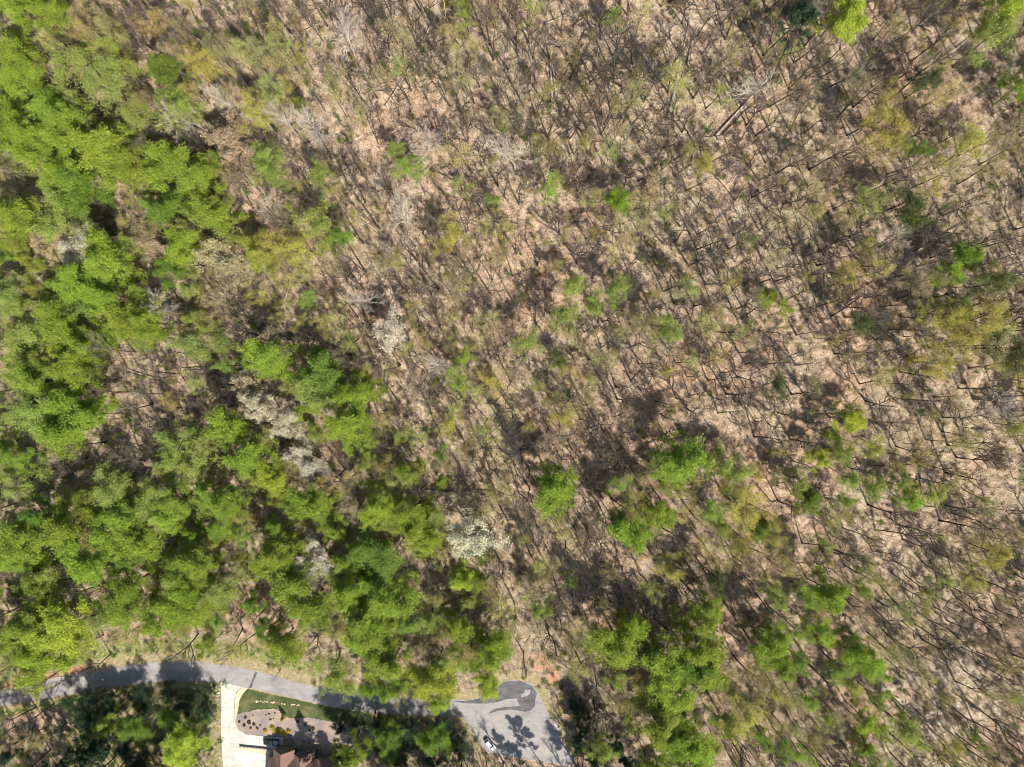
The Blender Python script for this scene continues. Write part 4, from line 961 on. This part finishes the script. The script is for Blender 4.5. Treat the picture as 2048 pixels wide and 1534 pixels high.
def gable_ns(x0, x1, y0, y1, ev, pitch, oh=.45):
    """gabled wing whose ridge runs north-south, gable facing north at y1"""
    xm = (x0 + x1) / 2; h = (x1 - x0) / 2 * pitch; rz = ev + h; k = oh * pitch
    slab('roof', [(x0 - oh, y0, ev - k), (xm, y0, rz), (xm, y1 + oh, rz), (x0 - oh, y1 + oh, ev - k)], .12, M['shingle'], e)
    slab('roof', [(x1 + oh, y0, ev - k), (x1 + oh, y1 + oh, ev - k), (xm, y1 + oh, rz), (xm, y0, rz)], .12, M['shingle'], e)
    B = MB(); B.tube([Vector((xm, y0, rz + .02)), Vector((xm, y1 + oh, rz + .02))], [.09, .09], 6, True); add('ridge_cap', B.mesh('ridge', [M['tile']]), e)
    B = MB(); B.face([Vector((x0, y1, ev)), Vector((x1, y1, ev)), Vector((xm, y1, rz - .1))]); add('gable', B.mesh('gable', [M['wallside']]), e)
    wi = MB(); wi.box(xm - .6, y1, ev - 1.9, xm + .6, y1 + .05, ev - .6); wo = add('window', wi.mesh('window', [M['trim']]), e)
    wg = MB(); wg.box(xm - .5, y1 + .05, ev - 1.8, xm + .5, y1 + .07, ev - .7); add('pane', wg.mesh('pane', [M['glass']]), wo)
# main block, ridge east-west, hipped to the west
wallbox(1.6, -17, 25, -.9, EV)
rx0, rx1, ry0, ry1 = 1.1, 25.5, -17.5, -.4; ym = (ry0 + ry1) / 2; rh = EV + 6.6
slab('roof', [(rx0, ry1, EV - .3), (rx1, ry1, EV - .3), (rx1 - 6.5, ym, rh), (rx0 + 6.5, ym, rh)], .12, M['shingle'], e)
slab('roof', [(rx0, ry0, EV - .3), (rx0 + 6.5, ym, rh), (rx1 - 6.5, ym, rh), (rx1, ry0, EV - .3)], .12, M['shingle'], e)
slab('roof', [(rx0, ry0, EV - .3), (rx0, ry1, EV - .3), (rx0 + 6.5, ym, rh)], .12, M['shingle'], e)
slab('roof', [(rx1, ry1, EV - .3), (rx1, ry0, EV - .3), (rx1 - 6.5, ym, rh)], .12, M['shingle'], e)
B = MB(); B.tube([Vector((rx0 + 6.5, ym, rh + .03)), Vector((rx1 - 6.5, ym, rh + .03))], [.1, .1], 6, True); add('ridge_cap', B.mesh('ridge', [M['tile']]), e)
wallbox(3.4, -8, 10.0, 2.0, EV - .02); gable_ns(3.3, 10.1, -7.2, 2.0, EV + .1, .95)
wallbox(10.7, -8, 16.3, .7, EV - .05); gable_ns(10.6, 16.4, -6.6, .7, EV + .1, .95)
wallbox(14.1, -4, 17.4, 1.5, EV - 1.2); gable_ns(14.0, 17.5, -5, 1.5, EV - .6, .95, .3)
B = MB(); B.box(12.0, -12.5, EV + 2, 12.9, -11.6, EV + 7.6); add('chimney', B.mesh('chimney', [M['block']]), e)
tag(e, 'house with steep brown shingled gables at the end of the pale driveway', 'house')

# ------------------------------------------------------------------ vehicles
def loft(secs, mats, name):
    """secs: list of rings (same count) of Vectors"""
    B = MB(); k = len(secs[0])
    for i in range(len(secs) - 1):
        for j in range(k):
            B.face([secs[i][j], secs[i][(j + 1) % k], secs[i + 1][(j + 1) % k], secs[i + 1][j]])
    B.face(secs[0][::-1]); B.face(secs[-1])
    me = B.mesh(name, mats)
    bm = bmesh.new(); bm.from_mesh(me); bmesh.ops.remove_doubles(bm, verts=bm.verts, dist=.001); bmesh.ops.recalc_face_normals(bm, faces=bm.faces); bm.to_mesh(me); bm.free()
    return me
def ring(x, w, z0, z1, tuck=.1):
    return [Vector((x, -w + tuck * .3, z0)), Vector((x, w - tuck * .3, z0)), Vector((x, w, (z0 + z1) * .45)), Vector((x, w - tuck * .5, z1 - .06)), Vector((x, w - tuck * 1.8, z1)),
            Vector((x, -w + tuck * 1.8, z1)), Vector((x, -w + tuck * .5, z1 - .06)), Vector((x, -w, (z0 + z1) * .45))]
def cab_ring(x, w, z0, z1, top):
    return [Vector((x, -w, z0)), Vector((x, w, z0)), Vector((x, w * top, z1)), Vector((x, -w * top, z1))]
def vehicle(name, loc, rz, paint, kind, label, cat):
    e = bpy.data.objects.new(name, None); C.objects.link(e); e.location = loc; e.rotation_euler = (0, 0, rz)
    if kind == 'suv':
        L = 2.45; prof = [(-L, .80, .45, .85), (-L + .12, .92, .35, 1.02), (-1.9, .95, .3, 1.08), (0.9, .95, .3, 1.02), (1.9, .93, .3, .95), (L - .12, .85, .35, .82), (L, .72, .45, .7)]
        cab = [(-2.2, .80, 1.0, 1.10, .9), (-1.85, .84, 1.0, 1.66, .82), (-.2, .85, 1.0, 1.72, .80), (.35, .84, 1.0, 1.66, .80), (1.15, .80, .98, 1.04, .9)]
    else:
        L = 2.8; prof = [(-L, .88, .5, 1.0), (-L + .1, .97, .4, 1.15), (-2.2, .99, .38, 1.18), (-.75, .99, .38, 1.18), (1.4, .99, .38, 1.15), (L - .15, .92, .42, 1.02), (L, .80, .5, .9)]
        cab = [(-.85, .86, 1.12, 1.18, .9), (-.68, .88, 1.12, 1.86, .82), (.35, .88, 1.12, 1.90, .82), (.65, .88, 1.12, 1.84, .82), (1.35, .86, 1.1, 1.16, .9)]
    add('body', loft([ring(*p) for p in prof], [M[paint]], 'body'), e)
    add('window_band', loft([cab_ring(*c) for c in cab], [M['glass']], 'window_band'), e)
    c1, c2, c3 = cab[1], cab[2], cab[3]
    rb = MB(); w1 = c1[1] * c1[4]
    slabv = [Vector((c1[0], -w1, c1[3] + .01)), Vector((c3[0], -c3[1] * c3[4], c3[3] + .01)), Vector((c3[0], c3[1] * c3[4], c3[3] + .01)), Vector((c1[0], w1, c1[3] + .01))]
    add('roof', loft([[Vector((c[0], -c[1] * c[4] * 1.01, c[3] - .03)), Vector((c[0], c[1] * c[4] * 1.01, c[3] - .03)), Vector((c[0], c[1] * c[4] * .95, c[3] + .03)), Vector((c[0], -c[1] * c[4] * .95, c[3] + .03))] for c in (c1, c2, c3)], [M[paint]], 'roof'), e)
    wx = 1.5 if kind == 'suv' else 1.75; wr = .36 if kind == 'suv' else .42
    for sx in (-1, 1):
        for sy in (-1, 1):
            T = MB(); cy = sy * .86; T.tube([Vector((0, -.13, 0)), Vector((0, -.08, 0)), Vector((0, .08, 0)), Vector((0, .13, 0))], [wr * .9, wr, wr, wr * .9], 18, True)
            t = add('wheel', T.mesh('wheel', [M['rubber']]), e); t.location = (sx * wx, cy, wr + .03)
            q = MB(); q.tube([Vector((0, sy * .132, 0)), Vector((0, sy * .15, 0))], [wr * .6, wr * .5], 12, True); add('rim', q.mesh('rim', [M['rim']]), t)
    for sy in (-1, 1):
        H = MB(); H.box(L - .16, sy * .62 - .16, .66, L - .02, sy * .62 + .16, .80); add('headlight', H.mesh('headlight', [M['lamp']]), e)
        H = MB(); H.box(-L - .01, sy * .72 - .1, .75, -L + .12, sy * .72 + .1, .98); add('taillight', H.mesh('taillight', [M['tail']]), e)
        H = MB(); H.box(.95, sy * 1.04 - .1, 1.02, 1.12, sy * 1.04 + .1, 1.16); add('mirror', H.mesh('mirror', [M[paint]]), e)
    if kind == 'pickup':
        H = MB(); H.box(-2.65, -.78, 1.17, -.95, .78, 1.19); add('cargo_bed', H.mesh('cargo_bed', [M['bedliner']]), e)
        for sy in (-1, 1):
            H = MB(); H.box(-2.7, sy * .88 - .07, 1.16, -.9, sy * .88 + .07, 1.30); add('bed_rail', H.mesh('bed_rail', [M[paint]]), e)
        H = MB(); H.box(-2.78, -.85, .95, -2.70, .85, 1.30); add('tailgate', H.mesh('tailgate', [M[paint]]), e)
    return tag(e, label, cat)
p1 = P(980.5, 1487.3); vehicle('parked_car', (p1.x, p1.y, .03), R(-38 - 8), 'white_paint', 'suv', 'white car with dark windows parked in pine shade on the turning circle', 'car')
p2 = P(544, 1482); vehicle('pickup_truck', (p2.x, p2.y, .04), R(180 - 2), 'black_paint', 'pickup', 'black pickup truck parked on the driveway against the house', 'pickup truck')

ORDN = ['leftmost', 'second', 'third', 'fourth', 'fifth', 'sixth', 'seventh', 'eighth', 'ninth', 'tenth', 'eleventh', 'twelfth', 'thirteenth', 'fourteenth', 'fifteenth', 'sixteenth', 'seventeenth', 'eighteenth', 'nineteenth', 'twentieth',
        'twenty first', 'twenty second', 'twenty third', 'twenty fourth', 'twenty fifth', 'twenty sixth', 'twenty seventh', 'twenty eighth', 'twenty ninth', 'thirtieth', 'thirty first', 'thirty second', 'thirty third', 'thirty fourth']
for g in ('stones at the driveway mouth', 'boulders at the turning circle', 'pale clods across the lawn', 'bed edging stones', 'rocks on the lower right slope', 'minor fallen trunks'):
    L = sorted([o for o in C.objects if o.get('group') == g], key=lambda o: o.location.x)
    for i, o in enumerate(L): o['label'] = ORDN[i] + (' ' if i == 0 else ' from the left ') + 'of the ' + g
S.cycles.filter_width = 0.95
S.cycles.max_bounces = 6; S.cycles.diffuse_bounces = 3; S.cycles.transmission_bounces = 3
print('objects', len(bpy.data.objects), 'unique tris', sum(len(m.polygons) for m in bpy.data.meshes) * 2)
